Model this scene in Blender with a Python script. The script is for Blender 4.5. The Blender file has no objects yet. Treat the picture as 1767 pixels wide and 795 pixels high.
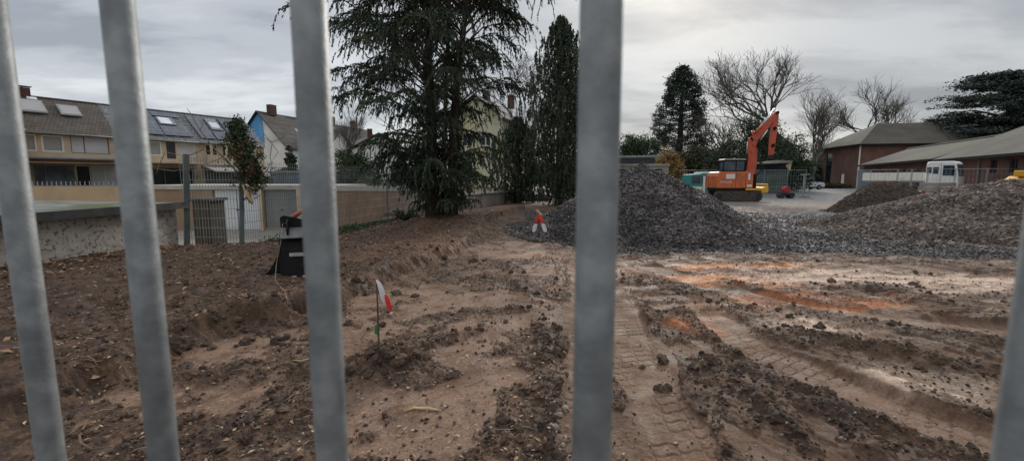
QUICK = False
EXPOSURE = 0.6
SUN_E = 1.5
import bpy, math, random
import numpy as np
from mathutils import Vector, Matrix
R = math.radians
rng = np.random.default_rng(7)
random.seed(7)
scene = bpy.context.scene
COL = scene.collection
# ------------------------------------------------------------------ camera
F = 750.0; TILT = R(6.8); EYE = 1.65
cam = bpy.data.cameras.new('camera'); camo = bpy.data.objects.new('camera', cam); COL.objects.link(camo)
cam.sensor_width = 36; cam.lens = 36*F/1767; cam.clip_start = 0.02; cam.clip_end = 6000
camo.location = (0, 0, EYE); camo.rotation_euler = (R(90)-TILT, 0, 0)
cam.dof.use_dof = True; cam.dof.focus_distance = 9.0; cam.dof.aperture_fstop = 7.0
scene.camera = camo
def ray(px, py):
    u = (px-883.5)/F; v = (397.5-py)/F
    return (u, math.cos(TILT)+v*math.sin(TILT), -math.sin(TILT)+v*math.cos(TILT))
def G(px, py, z=0.0):                       # where the sight line of a photo pixel meets a level
    d = ray(px, py); t = (z-EYE)/d[2]
    return (d[0]*t, d[1]*t)
def A(px, py, Y):                           # ... or a distance
    d = ray(px, py); t = Y/d[1]
    return Vector((d[0]*t, Y, EYE+d[2]*t))
# ------------------------------------------------------------------ tagging
def tag(o, label=None, cat=None, group=None, kind=None):
    if label: o['label'] = label
    if cat: o['category'] = cat
    if group: o['group'] = group
    if kind: o['kind'] = kind
    return o
def thing(name, label, cat, loc=(0, 0, 0), rz=0, group=None):
    o = bpy.data.objects.new(name, None); COL.objects.link(o)
    o.location = loc; o.rotation_euler = (0, 0, rz); o.empty_display_size = .3
    return tag(o, label, cat, group)
def copy_tree(o, parent=None):
    c = o.copy(); COL.objects.link(c)
    if parent is not None: c.parent = parent
    for ch in list(o.children): copy_tree(ch, c)
    return c
# ------------------------------------------------------------------ numpy noise
_T = np.random.default_rng(99).random((512, 512)).astype(np.float32).ravel()
def vnoise(x, y, s=0):
    x = np.asarray(x, np.float32)+np.float32(1000+(s*7.31) % 97); y = np.asarray(y, np.float32)+np.float32(1000+(s*13.7) % 89)
    ix = x.astype(np.int32); iy = y.astype(np.int32); fx = x-ix; fy = y-iy
    fx = fx*fx*(3-2*fx); fy = fy*fy*(3-2*fy); ix = (ix+s*37) & 511; iy = (iy+s*91) & 511; ix1 = (ix+1) & 511; iy1 = ((iy+1) & 511) << 9; iy = iy << 9
    a = _T[iy+ix]; b = _T[iy+ix1]; c = _T[iy1+ix]; d = _T[iy1+ix1]
    a = a+(b-a)*fx; c = c+(d-c)*fx
    return a+(c-a)*fy
def fbm(x, y, f, o=4, s=0, g=.5):
    r = 0; a = 1; t = 0
    c, sn = math.cos(.6), math.sin(.6)
    for i in range(o):
        r = r+a*vnoise(x*f+17.3*i, y*f-9.1*i, s+i); t += a; a *= g; f *= 2.03
        x, y = c*x-sn*y, sn*x+c*y
    return r/t
def ss(a, b, x):
    t = np.clip((x-a)/(b-a), 0, 1); return t*t*(3-2*t)
def seg_dist(x, y, pts):
    """distance to a polyline and length along it"""
    best = np.full(np.shape(x), 1e9); along = np.zeros(np.shape(x)); side = np.zeros(np.shape(x)); L = 0
    for (x0, y0), (x1, y1) in zip(pts[:-1], pts[1:]):
        dx, dy = x1-x0, y1-y0; l = math.hypot(dx, dy)+1e-9
        t = np.clip(((x-x0)*dx+(y-y0)*dy)/l/l, 0, 1)
        d = np.hypot(x-x0-t*dx, y-y0-t*dy); m = d < best
        best = np.where(m, d, best); along = np.where(m, L+t*l, along)
        side = np.where(m, ((x-x0)*dy-(y-y0)*dx)/l, side); L += l
    return best, along, side
def inside(x, y, poly):
    r = np.zeros(np.shape(x), bool)
    for (x0, y0), (x1, y1) in zip(poly, poly[1:]+poly[:1]):
        c = (y0 > y) != (y1 > y)
        with np.errstate(divide='ignore', invalid='ignore'):
            r ^= c & (x < (x1-x0)*(y-y0)/((y1-y0) if y1 != y0 else 1e-9)+x0)
    return r
# ------------------------------------------------------------------ materials
def mat(name, col, rough=.8, col2=None, scale=4.0, detail=6, bump=0.0, bscale=None, metal=0.0, island=0.0, ramp=(.4, .6),
        stretch=None, spec=None, alpha=None, dirt=None):
    m = bpy.data.materials.new(name); m.use_nodes = True
    nt = m.node_tree; N = nt.nodes; L = nt.links; b = N['Principled BSDF']
    b.inputs['Roughness'].default_value = rough; b.inputs['Metallic'].default_value = metal
    if spec is not None: b.inputs['Specular IOR Level'].default_value = spec
    geo = N.new('ShaderNodeNewGeometry'); tc = N.new('ShaderNodeTexCoord')
    vec = tc.outputs['Object']
    if stretch:
        mp = N.new('ShaderNodeMapping'); mp.inputs['Scale'].default_value = stretch; L.new(vec, mp.inputs['Vector']); vec = mp.outputs['Vector']
    out = None
    c = N.new('ShaderNodeMix'); c.data_type = 'RGBA'
    c.inputs['A'].default_value = (*col, 1); c.inputs['B'].default_value = (*(col2 or col), 1)
    nz = N.new('ShaderNodeTexNoise'); nz.inputs['Scale'].default_value = scale; nz.inputs['Detail'].default_value = detail
    L.new(vec, nz.inputs['Vector'])
    rp = N.new('ShaderNodeMapRange'); rp.inputs['From Min'].default_value = ramp[0]; rp.inputs['From Max'].default_value = ramp[1]
    L.new(nz.outputs['Fac'], rp.inputs['Value']); L.new(rp.outputs['Result'], c.inputs['Factor'])
    out = c.outputs['Result']
    if dirt:
        d = N.new('ShaderNodeMix'); d.data_type = 'RGBA'; n2 = N.new('ShaderNodeTexNoise'); n2.inputs['Scale'].default_value = dirt[1]
        n2.inputs['Detail'].default_value = 8; L.new(vec, n2.inputs['Vector'])
        r2 = N.new('ShaderNodeMapRange'); r2.inputs['From Min'].default_value = dirt[2]; r2.inputs['From Max'].default_value = dirt[3]
        L.new(n2.outputs['Fac'], r2.inputs['Value']); L.new(r2.outputs['Result'], d.inputs['Factor'])
        L.new(out, d.inputs['A']); d.inputs['B'].default_value = (*dirt[0], 1); out = d.outputs['Result']
    if island:
        hs = N.new('ShaderNodeHueSaturation'); mr = N.new('ShaderNodeMapRange')
        mr.inputs['To Min'].default_value = 1-island; mr.inputs['To Max'].default_value = 1+island
        L.new(geo.outputs['Random Per Island'], mr.inputs['Value']); L.new(mr.outputs['Result'], hs.inputs['Value'])
        L.new(out, hs.inputs['Color']); out = hs.outputs['Color']
    L.new(out, b.inputs['Base Color'])
    if bump:
        bp = N.new('ShaderNodeBump'); bp.inputs['Distance'].default_value = bump; bp.inputs['Strength'].default_value = 1
        nb = N.new('ShaderNodeTexNoise'); nb.inputs['Scale'].default_value = bscale or scale*4; nb.inputs['Detail'].default_value = 6
        L.new(vec, nb.inputs['Vector']); L.new(nb.outputs['Fac'], bp.inputs['Height']); L.new(bp.outputs['Normal'], b.inputs['Normal'])
    return m
def pattern(m, kind, sx, sy, depth=.01, dark=.5, axis='XZ', mortar=.03, contrast=.25):
    """adds brick/tile pattern to a material in object space"""
    nt = m.node_tree; N = nt.nodes; L = nt.links; b = N['Principled BSDF']
    tc = N.new('ShaderNodeTexCoord'); sp = N.new('ShaderNodeSeparateXYZ'); cb = N.new('ShaderNodeCombineXYZ')
    L.new(tc.outputs['Object'], sp.inputs[0])
    if axis == 'ANY':
        ad = N.new('ShaderNodeMath'); ad.operation = 'ADD'; L.new(sp.outputs['X'], ad.inputs[0]); L.new(sp.outputs['Y'], ad.inputs[1])
        L.new(ad.outputs[0], cb.inputs['X']); L.new(sp.outputs['Z'], cb.inputs['Y'])
    else:
        L.new(sp.outputs[axis[0]], cb.inputs['X']); L.new(sp.outputs[axis[1]], cb.inputs['Y'])
    br = N.new('ShaderNodeTexBrick'); br.inputs['Scale'].default_value = 1
    br.inputs['Brick Width'].default_value = sx; br.inputs['Row Height'].default_value = sy
    br.inputs['Mortar Size'].default_value = mortar*sy; br.inputs['Mortar Smooth'].default_value = .3
    br.inputs['Color1'].default_value = (1, 1, 1, 1); v = 1-contrast; br.inputs['Color2'].default_value = (v, v, v, 1)
    br.inputs['Mortar'].default_value = (dark, dark, dark, 1)
    L.new(cb.outputs[0], br.inputs['Vector'])
    lk = b.inputs['Base Color'].links[0]; src = lk.from_socket
    mx = N.new('ShaderNodeMix'); mx.data_type = 'RGBA'; mx.blend_type = 'MULTIPLY'; mx.inputs['Factor'].default_value = 1
    L.new(src, mx.inputs['A']); L.new(br.outputs['Color'], mx.inputs['B']); L.new(mx.outputs['Result'], b.inputs['Base Color'])
    bp = N.new('ShaderNodeBump'); bp.inputs['Distance'].default_value = depth; bp.invert = True
    L.new(br.outputs['Fac'], bp.inputs['Height']); L.new(bp.outputs['Normal'], b.inputs['Normal'])
    return m
# ------------------------------------------------------------------ mesh building
def np_mesh(name, V, Fq, material, parent=None, smooth=False, loc=None, col=None):
    """V (n,3), Fq (m,k) one face size"""
    V = np.asarray(V, np.float32); Fq = np.asarray(Fq, np.int32); k = Fq.shape[1]
    me = bpy.data.meshes.new(name)
    me.vertices.add(len(V)); me.vertices.foreach_set('co', V.ravel())
    me.loops.add(Fq.size); me.loops.foreach_set('vertex_index', Fq.ravel())
    me.polygons.add(len(Fq)); me.polygons.foreach_set('loop_start', np.arange(0, Fq.size, k, dtype=np.int32))
    me.polygons.foreach_set('loop_total', np.full(len(Fq), k, np.int32))
    me.polygons.foreach_set('use_smooth', np.full(len(Fq), smooth))
    me.update(calc_edges=True)
    if col is not None:
        at = me.color_attributes.new('soil', 'FLOAT_COLOR', 'POINT'); at.data.foreach_set('color', np.asarray(col, np.float32).ravel())
    me.materials.append(material)
    o = bpy.data.objects.new(name, me); COL.objects.link(o)
    if parent is not None: o.parent = parent
    if loc is not None: o.location = loc
    return o
class MB:
    def __init__(s, off=(0, 0, 0)): s.v = []; s.f = []; s.off = off
    def add(s, vs, fs):
        n = len(s.v); ox, oy, oz = s.off
        s.v += [(v[0]-ox, v[1]-oy, v[2]-oz) for v in vs]; s.f += [tuple(i+n for i in f) for f in fs]; return s
    def box(s, c, d, rz=0, ry=0, rx=0):
        M = Matrix.Rotation(rz, 3, 'Z') @ Matrix.Rotation(ry, 3, 'Y') @ Matrix.Rotation(rx, 3, 'X'); c = Vector(c)
        vs = [c+M @ Vector((a*d[0]/2, b*d[1]/2, e*d[2]/2)) for a in (-1, 1) for b in (-1, 1) for e in (-1, 1)]
        return s.add(vs, [(0, 1, 3, 2), (4, 6, 7, 5), (0, 4, 5, 1), (2, 3, 7, 6), (0, 2, 6, 4), (1, 5, 7, 3)])
    def bb(s, x0, x1, y0, y1, z0, z1):
        return s.box(((x0+x1)/2, (y0+y1)/2, (z0+z1)/2), (x1-x0, y1-y0, z1-z0))
    def prism(s, pts, a, b, plane='XZ'):
        def P(p, t): return (p[0], t, p[1]) if plane == 'XZ' else ((t, p[0], p[1]) if plane == 'YZ' else (p[0], p[1], t))
        n = len(pts); vs = [P(p, a) for p in pts]+[P(p, b) for p in pts]
        ar = sum(pts[i][0]*pts[(i+1) % n][1]-pts[(i+1) % n][0]*pts[i][1] for i in range(n))
        fs = [tuple(range(n)), tuple(range(2*n-1, n-1, -1))]+[(i, n+i, n+(i+1) % n, (i+1) % n) for i in range(n)]
        if (ar < 0) != (plane == 'XY'): fs = [tuple(reversed(f)) for f in fs]
        return s.add(vs, fs)
    def tube(s, pts, rad, n=8, cap=True):
        pts = [Vector(p) for p in pts]
        if not hasattr(rad, '__len__'): rad = [rad]*len(pts)
        vs = []; up = Vector((0.013, 0.02, 1))
        for i, p in enumerate(pts):
            d = (pts[min(i+1, len(pts)-1)]-pts[max(i-1, 0)]).normalized()
            if abs(d.dot(up.normalized())) > .95: r = Vector((1, 0, 0))
            else: r = up
            x = d.cross(r).normalized(); y = d.cross(x)
            for k in range(n):
                a = 2*math.pi*k/n; vs.append(p+(x*math.cos(a)+y*math.sin(a))*rad[i])
        fs = []
        for i in range(len(pts)-1):
            for k in range(n):
                fs.append((i*n+k, i*n+(k+1) % n, (i+1)*n+(k+1) % n, (i+1)*n+k))
        if cap: fs += [tuple(range(n-1, -1, -1)), tuple((len(pts)-1)*n+k for k in range(n))]
        return s.add(vs, fs)
    def cyl(s, c, r, h, axis='Z', n=20):
        c = Vector(c); d = {'X': Vector((1, 0, 0)), 'Y': Vector((0, 1, 0)), 'Z': Vector((0, 0, 1))}[axis]
        return s.tube([c-d*h/2, c+d*h/2], r, n)
    def build(s, name, m, parent=None, bevel=0, smooth=False, loc=None, label=None, kind=None):
        me = bpy.data.meshes.new(name); me.from_pydata([tuple(v) for v in s.v], [], s.f); me.materials.append(m); me.update()
        if smooth: me.polygons.foreach_set('use_smooth', np.full(len(me.polygons), True))
        o = bpy.data.objects.new(name, me); COL.objects.link(o)
        if parent is not None: o.parent = parent
        if loc is not None: o.location = loc
        if bevel:
            b = o.modifiers.new('bevel', 'BEVEL'); b.width = bevel; b.segments = 2; b.limit_method = 'ANGLE'; b.harden_normals = False
        if label: o['label'] = label
        if kind: o['kind'] = kind
        return o
def text_part(body, size, m, parent, loc, rot, name='lettering'):
    cu = bpy.data.curves.new('t', 'FONT'); cu.body = body; cu.size = size; cu.extrude = .004; cu.align_x = 'CENTER'
    t = bpy.data.objects.new('t', cu); COL.objects.link(t)
    me = bpy.data.meshes.new_from_object(t.evaluated_get(bpy.context.evaluated_depsgraph_get()))
    bpy.data.objects.remove(t); me.materials.clear(); me.materials.append(m)
    o = bpy.data.objects.new(name, me); COL.objects.link(o); o.parent = parent; o.location = loc; o.rotation_euler = rot
    return o
# rocks, leaves in bulk
def _ico():
    t = (1+5**.5)/2
    v = np.array([(-1, t, 0), (1, t, 0), (-1, -t, 0), (1, -t, 0), (0, -1, t), (0, 1, t), (0, -1, -t), (0, 1, -t), (t, 0, -1), (t, 0, 1), (-t, 0, -1), (-t, 0, 1)], float)
    v /= np.linalg.norm(v[0])
    f = np.array([(0, 11, 5), (0, 5, 1), (0, 1, 7), (0, 7, 10), (0, 10, 11), (1, 5, 9), (5, 11, 4), (11, 10, 2), (10, 7, 6), (7, 1, 8), (3, 9, 4), (3, 4, 2), (3, 2, 6), (3, 6, 8), (3, 8, 9), (4, 9, 5), (2, 4, 11), (6, 2, 10), (8, 6, 7), (9, 8, 1)])
    return v, f
ICO_V, ICO_F = _ico()
def _sub(v, f):
    v = list(map(tuple, v)); c = {}; nf = []
    def mid(a, b):
        k = (min(a, b), max(a, b))
        if k not in c:
            p = np.array(v[a])+np.array(v[b]); p /= np.linalg.norm(p); c[k] = len(v); v.append(tuple(p))
        return c[k]
    for a, b, d in f:
        x, y, z = mid(a, b), mid(b, d), mid(d, a); nf += [(a, x, z), (b, y, x), (d, z, y), (x, y, z)]
    return np.array(v), np.array(nf)
ICO2_V, ICO2_F = _sub(ICO_V, ICO_F)
CUBE_V = np.array([(a, b, c) for a in (-1, 1) for b in (-1, 1) for c in (-1, 1)], float)*.62
CUBE_F = np.array([(0, 1, 3, 2), (4, 6, 7, 5), (0, 4, 5, 1), (2, 3, 7, 6), (0, 2, 6, 4), (1, 5, 7, 3)])
def rand_rot(n, r=rng):
    q = r.normal(size=(n, 4)); q /= np.linalg.norm(q, axis=1)[:, None]; w, x, y, z = q.T
    return np.stack([np.stack([1-2*(y*y+z*z), 2*(x*y-z*w), 2*(x*z+y*w)], -1), np.stack([2*(x*y+z*w), 1-2*(x*x+z*z), 2*(y*z-x*w)], -1),
                     np.stack([2*(x*z-y*w), 2*(y*z+x*w), 1-2*(x*x+y*y)], -1)], 1)
def rocks(name, P, size, m, parent=None, shape='cube', jit=.35, flat=.7, kind=None, loc=None, smooth=False):
    n = len(P); BV, BF = {'cube': (CUBE_V, CUBE_F), 'ico': (ICO_V, ICO_F), 'ico2': (ICO2_V, ICO2_F)}[shape]
    V = np.repeat(BV[None], n, 0)*(1+jit*rng.uniform(-1, 1, (n, len(BV), 1)))
    V = V+jit*.4*rng.uniform(-1, 1, V.shape)
    V *= rng.uniform(flat, 1.15, (n, 1, 3)); V = np.einsum('nij,nkj->nki', rand_rot(n), V)*np.asarray(size).reshape(n, 1, 1)
    V += np.asarray(P)[:, None, :]
    Fq = (BF[None]+(np.arange(n)*len(BV))[:, None, None]).reshape(-1, BF.shape[1])
    o = np_mesh(name, V.reshape(-1, 3), Fq, m, parent, smooth, loc)
    if kind: o['kind'] = kind
    return o
def leaves(name, P, Ax, Bx, m, parent=None, kind=None, loc=None, fold=0.0):
    P = np.asarray(P); n = len(P)
    Cx = np.cross(Ax, Bx); Cx = Cx/(np.linalg.norm(Cx, axis=1)[:, None]+1e-9)*np.linalg.norm(Bx, axis=1)[:, None]*fold
    V = np.stack([P-Ax, P+Bx+Cx, P+Ax, P-Bx+Cx], 1).reshape(-1, 3)
    if fold:
        Fq = (np.array([[0, 1, 2], [0, 2, 3]])[None]+(np.arange(n)*4)[:, None, None]).reshape(-1, 3)
    else: Fq = (np.arange(4)[None]+(np.arange(n)*4)[:, None])
    if loc is not None: V = V-np.asarray(loc)
    o = np_mesh(name, V, Fq, m, parent)
    if kind: o['kind'] = kind
    return o
def unit(v): return v/(np.linalg.norm(v, axis=-1, keepdims=True)+1e-9)
# ------------------------------------------------------------------ render, world, sun
scene.render.engine = 'CYCLES'
scene.view_settings.view_transform = 'Standard'; scene.view_settings.look = 'None'
scene.view_settings.exposure = EXPOSURE; scene.view_settings.gamma = 1; scene.view_settings.use_curve_mapping = False
SUN_EL, SUN_AZ = R(27), R(21)               # azimuth clockwise from +Y
w = bpy.data.worlds.new('World'); scene.world = w; w.use_nodes = True
N = w.node_tree.nodes; L = w.node_tree.links; bg = N['Background']; bg.inputs['Strength'].default_value = .1
sky = N.new('ShaderNodeTexSky'); sky.sky_type = 'NISHITA'; sky.sun_disc = False; sky.sun_elevation = SUN_EL; sky.sun_rotation = SUN_AZ
tc = N.new('ShaderNodeTexCoord'); sp = N.new('ShaderNodeSeparateXYZ'); L.new(tc.outputs['Generated'], sp.inputs[0])
def mth(op, a, b=None, c=None):
    n = N.new('ShaderNodeMath'); n.operation = op
    for i, v in enumerate((a, b, c)):
        if v is None: continue
        if isinstance(v, (int, float)): n.inputs[i].default_value = v
        else: L.new(v, n.inputs[i])
    return n.outputs[0]
zz = mth('ADD', mth('MAXIMUM', sp.outputs['Z'], 0.0), .14)
cb = N.new('ShaderNodeCombineXYZ'); L.new(mth('DIVIDE', sp.outputs['X'], zz), cb.inputs[0]); L.new(mth('DIVIDE', sp.outputs['Y'], zz), cb.inputs[1])
def noise(vec, sc, det, rough=.5, dist=0.0):
    n = N.new('ShaderNodeTexNoise'); n.inputs['Scale'].default_value = sc; n.inputs['Detail'].default_value = det
    n.inputs['Roughness'].default_value = rough; n.inputs['Distortion'].default_value = dist; L.new(vec, n.inputs['Vector']); return n.outputs['Fac']
mp = N.new('ShaderNodeMapping'); mp.inputs['Scale'].default_value = (.55, 1.0, 1); mp.inputs['Rotation'].default_value = (0, 0, R(-18)); mp.inputs['Location'].default_value = (2.3, .7, 0)
L.new(cb.outputs[0], mp.inputs['Vector'])
n1 = noise(mp.outputs['Vector'], .62, 9, .55, .35); n2 = noise(mp.outputs['Vector'], 2.2, 8, .55, .3)
v = mth('ADD', mth('MULTIPLY', n1, .66), mth('MULTIPLY', n2, .34))
cr = N.new('ShaderNodeValToRGB'); cr.color_ramp.interpolation = 'EASE'
E = cr.color_ramp.elements
E[0].position = .40; E[0].color = (2.4, 2.6, 2.9, 1); E[1].position = .60; E[1].color = (5.3, 5.5, 5.65, 1)
e = E.new(.49); e.color = (3.65, 3.85, 4.1, 1)
L.new(v, cr.inputs[0])
# thin cloud before the sun
sd = (math.sin(SUN_AZ)*math.cos(SUN_EL), math.cos(SUN_AZ)*math.cos(SUN_EL), math.sin(SUN_EL))
dt = N.new('ShaderNodeVectorMath'); dt.operation = 'DOT_PRODUCT'; L.new(tc.outputs['Generated'], dt.inputs[0]); dt.inputs[1].default_value = sd
glow = mth('POWER', mth('MAXIMUM', dt.outputs['Value'], 0), 90)
glow = mth('MULTIPLY', glow, mth('MULTIPLY_ADD', n2, 2.6, -.62))
gm = N.new('ShaderNodeMix'); gm.data_type = 'RGBA'; L.new(mth('MINIMUM', glow, 1), gm.inputs['Factor']); L.new(cr.outputs['Color'], gm.inputs['A']); gm.inputs['B'].default_value = (11.5, 10.8, 9.2, 1)
# the left of the sky is lighter than the right
lr = mth('MULTIPLY_ADD', sp.outputs['X'], -.23, .84)
# an overcast sky is about twice as bright overhead as near the horizon
zb = N.new('ShaderNodeMapRange'); zb.interpolation_type = 'SMOOTHSTEP'; zb.inputs['From Min'].default_value = .36; zb.inputs['From Max'].default_value = .85
zb.inputs['To Min'].default_value = 1.0; zb.inputs['To Max'].default_value = 2.1; L.new(sp.outputs['Z'], zb.inputs['Value']); lr = mth('MULTIPLY', lr, zb.outputs['Result'])
hs = N.new('ShaderNodeVectorMath'); hs.operation = 'SCALE'; L.new(gm.outputs['Result'], hs.inputs[0]); L.new(lr, hs.inputs['Scale'])
fm = N.new('ShaderNodeMix'); fm.data_type = 'RGBA'; fm.inputs['Factor'].default_value = .93; L.new(sky.outputs['Color'], fm.inputs['A']); L.new(hs.outputs[0], fm.inputs['B'])
L.new(fm.outputs['Result'], bg.inputs['Color'])
sl = bpy.data.lights.new('sun', 'SUN'); sl.energy = SUN_E; sl.angle = R(14); sl.color = (1, .95, .88)
so = bpy.data.objects.new('sun', sl); COL.objects.link(so)
so.rotation_euler = Vector((-sd[0], -sd[1], -sd[2])).to_track_quat('-Z', 'Y').to_euler()
# ------------------------------------------------------------------ terrain
SC = [G(*p) for p in [(-400, 840), (-60, 770), (120, 715), (240, 655), (330, 600), (395, 575), (480, 560), (560, 545), (640, 500), (705, 472), (790, 442), (838, 405), (848, 380), (905, 362)]]
FENCE = [(-7.6, -3), (-7.6, 9.9), (-6.1, 10.3), (-4.7, 17), (-4.5, 21.4)]
WALL = [(-4.5, 21.6), (-2.1, 24.7), (-.3, 30), (1.3, 36)]
BANK = [(-3, -8)]+SC+[(.9, 30), (1.3, 36), (-.3, 30), (-2.1, 24.7), (-4.5, 21.6), (-20, 21.6), (-20, -8)]
STAKE = G(655, 632)
BUCKET = G(533, 476, .22)
HOLE = G(516, 548)
BERMS = [  # (pixels, half width, height)
    ([(600, 665), (655, 640), (720, 612), (770, 585), (850, 560), (905, 525)], .13, .045),
    ([(870, 455), (905, 500), (935, 555), (950, 620), (955, 700), (975, 800)], .13, .06),
    ([(420, 650), (500, 640), (560, 640)], .16, .05),
    ([(250, 780), (400, 755), (500, 700)], .22, .045),
    ([(1080, 655), (1170, 720), (1230, 800)], .0, .0),
    ([(1160, 520), (1215, 575), (1290, 640), (1420, 690), (1500, 790)], .10, .05),
    ([(1330, 575), (1480, 602), (1640, 632), (1740, 650)], .16, .06),
    ([(1220, 620), (1300, 700), (1390, 800)], .09, .06),
    ([(1440, 500), (1600, 505), (1760, 520)], .28, .05),
    ([(1090, 480), (1200, 505), (1290, 545)], .25, .035),
    ([(1380, 700), (1560, 745), (1700, 800)], .1, .05),
    ([(1250, 490), (1400, 545), (1560, 570), (1750, 600)], .22, .04),
]
BERMS = [([G(*p) for p in b], w_, h) for b, w_, h in BERMS if h > 0]
TRACKS = [
    ([(1062, 500), (1078, 560), (1105, 630), (1140, 700), (1185, 800)], .21),
    ([(1235, 550), (1310, 600), (1440, 665), (1600, 725), (1790, 800)], .24),
    ([(1130, 462), (1200, 482), (1330, 520), (1560, 555), (1760, 575)], .26),
    ([(1000, 455), (1010, 520), (1010, 620), (1000, 800)], .15),
]
TRACKS = [([G(*p) for p in t], w_) for t, w_ in TRACKS]
PATCH = [  # smooth scraped ground: pixel centre, rx, ry metres
    (440, 700, .55, .28), (240, 700, .6, .35), (450, 605, .9, .45), (690, 520, .9, .9), (650, 560, .7, .5), (830, 590, .55, .7), (900, 550, .35, .55), (850, 515, .6, .5),
    (720, 720, .5, .45), (860, 670, .35, .4), (610, 770, .5, .3), (540, 580, .5, .35), (950, 470, .9, 1.2), (880, 430, 1.0, 1.6)]
SAND = [(1290, 462, 1.5, .45, 0), (1220, 478, 1.2, .35, 0), (1195, 560, .35, .35, 1), (1330, 490, 1.2, .4, 1), (1430, 480, 1.6, .9, 2), (1600, 488, 2.2, .8, 2), (1380, 520, 1.4, .5, 1),
        (1500, 478, 1.6, .7, 2), (1700, 500, 1.6, .7, 2), (1590, 660, .5, .4, 2), (1420, 560, .8, .5, 2), (1060, 470, .8, .8, 3), (1250, 530, .8, .6, 3), (960, 440, 1.0, .8, 3)]
def gravel_mask(x, y):
    e = 9.25+.35*fbm(x, y, .5, 3, 90)-.045*x*np.clip(x-6, 0, 6)*.5
    m = ss(-.12, .25, y-e+.5*(fbm(x, y, 2.2, 3, 91)-.5))*ss(.3, .9, x-.5-(15-y)*.12)*(1-ss(21, 24, y+.8*fbm(x, y, .4, 3, 3)))
    return m
def fields(x, y):
    x = np.asarray(x, float); y = np.asarray(y, float)
    near = 1-ss(22, 45, np.hypot(x, y))
    wx = x+.22*(fbm(x, y, 1.3, 4, 1)-.5); wy = y+.22*(fbm(x, y, 1.3, 4, 2)-.5)
    ins = inside(x, y, BANK)
    d, al, _ = seg_dist(wx, wy, SC)
    insw = inside(wx, wy, BANK); sd_ = np.where(insw, d, -d)
    lo = 1-ss(.5, 3.2, d)*ss(6, 12, y)*.9
    bank = ss(-.04, .20, sd_+.16*(fbm(x, y, 4, 4, 5)-.5))*.22*ss(.5, 2.6, np.hypot(x+1, y)-.2)*lo
    bank = bank+np.where(insw, (.07*ss(.2, 2, d)+.10*(fbm(x, y, .55, 3, 8)-.4))*(1-.8*ss(8, 13, y)), 0)
    rough = .35+.65*ss(.42, .62, fbm(x, y, .9, 4, 11))
    rough = np.where(ins, np.maximum(rough, .75), rough)
    sm = np.zeros_like(x)
    for px, py, rx, ry in PATCH:
        cx, cy = G(px, py); q = ((x-cx)/rx)**2+((y-cy)/ry)**2
        sm = np.maximum(sm, ss(1.25, .55, q+1.1*(fbm(x, y, 3.1, 4, 13)-.5)))
    sm = sm*(1-ss(-.05, .1, sd_))
    z = bank
    berm = np.zeros_like(x)
    for pts, wd, h in BERMS:
        dd, aa, _ = seg_dist(wx, wy, pts)
        k = np.exp(-(dd/wd)**2)*(.35+1.3*fbm(x, y, 2.3, 3, 21)); berm = np.maximum(berm, k)
        z = z+h*.8*k
    tr = np.zeros(np.shape(x)); tread = np.zeros_like(x)
    for pts, wd in TRACKS:
        dd, aa, sdv = seg_dist(x+.05*(fbm(x, y, 1.5, 2, 31)-.5), y, pts)
        k = ss(wd+.05, wd-.04, dd+.16*(fbm(x, y, 2.2, 3, 33)-.5)); tr = np.maximum(tr, k)
        sdv = sdv+.02*(fbm(x, y, 5, 2, 34)-.5)*2; row = np.floor(sdv/.16+40); ph = aa/.115+.5*(row % 2)+.16*np.sin(sdv/.16*2*math.pi)
        g1 = np.abs(ph-np.round(ph)); fr = sdv/.16-np.round(sdv/.16-.5)-.5; g2 = np.abs(np.abs(fr)-.5+0)
        fr = sdv/.16-np.floor(sdv/.16); g2 = np.minimum(fr, 1-fr)
        gr = np.maximum(ss(.13, .03, g1), .8*ss(.09, .02, g2))
        tread = np.maximum(tread, gr*k)
        z = z-.028*k
    fade = ss(14, 6, y)
    z = z-.012*tread*fade*ss(.24, .50, fbm(x, y, 2.4, 3, 35))
    sm = np.maximum(sm, tr*.75)
    # ridges squeezed up between the tracks on the right, running away from the viewer
    rt = ss(.6, 1.6, x)*(1-ss(8.5, 9.6, y))
    an = fbm(x*1.0+.28*y, y*.33, 2.6, 5, 41); z = z+rt*(1-tr)*(.06*(an-.5)+.04*ss(.52, .75, an)+.03*ss(3, 5, y)*(fbm(x*.35-.2*y, y*1.7, 2.8, 5, 59)-.5))
    amp = near*np.clip(rough*(1-.85*sm)+.5*berm, .07, 1.3)
    n1 = fbm(x, y, 6.5, 4, 51, .6); n1 = 1-np.abs(2*n1-1)*1.2
    n2 = fbm(x, y, 3.0, 3, 52)
    z = z+amp*(.030*(n1-.75)+.05*(n2-.5))
    # loose crumbs lying in patches over the scraped surface
    cn = fbm(x+.35*y*rt, y*(1-.45*rt), 2.3, 7, 54, .66)
    st = rt*ss(2.8, 5.5, y); cn = cn*(1-.75*st)+.75*st*fbm(x*.42-.25*y, y*1.9, 2.6, 7, 58, .66)
    th_ = .520+.11*(sm-.4)-.06*np.clip(berm, 0, 1)-np.where(ins, .05, 0)+.25*tr+.015*rt+.045*st
    crumb = ss(th_-.012, th_+.022, cn)*(1-.75*tr)
    fine = fbm(x, y, 26, 4, 56, .62)
    z = z+near*(crumb*(.009+.030*(fine-.30))+(1-crumb)*.006*(fine-.5)*(1-.6*sm))
    mid = fbm(x, y, 11, 3, 57, .6); z = z+near*crumb*.035*(mid-.45)*np.clip(amp*1.4, .3, 1)
    z = z+near*.05*(fbm(x, y, .5, 3, 55)-.5)
    # the clod heap round the marker stake
    q = ((x-STAKE[0]-.03)/.36)**2+((y-STAKE[1])/.19)**2; z = z+.15*np.exp(-q*1.3)*(.55+.9*fbm(x, y, 7, 4, 61, .6)); berm = np.maximum(berm, np.exp(-q))
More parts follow.
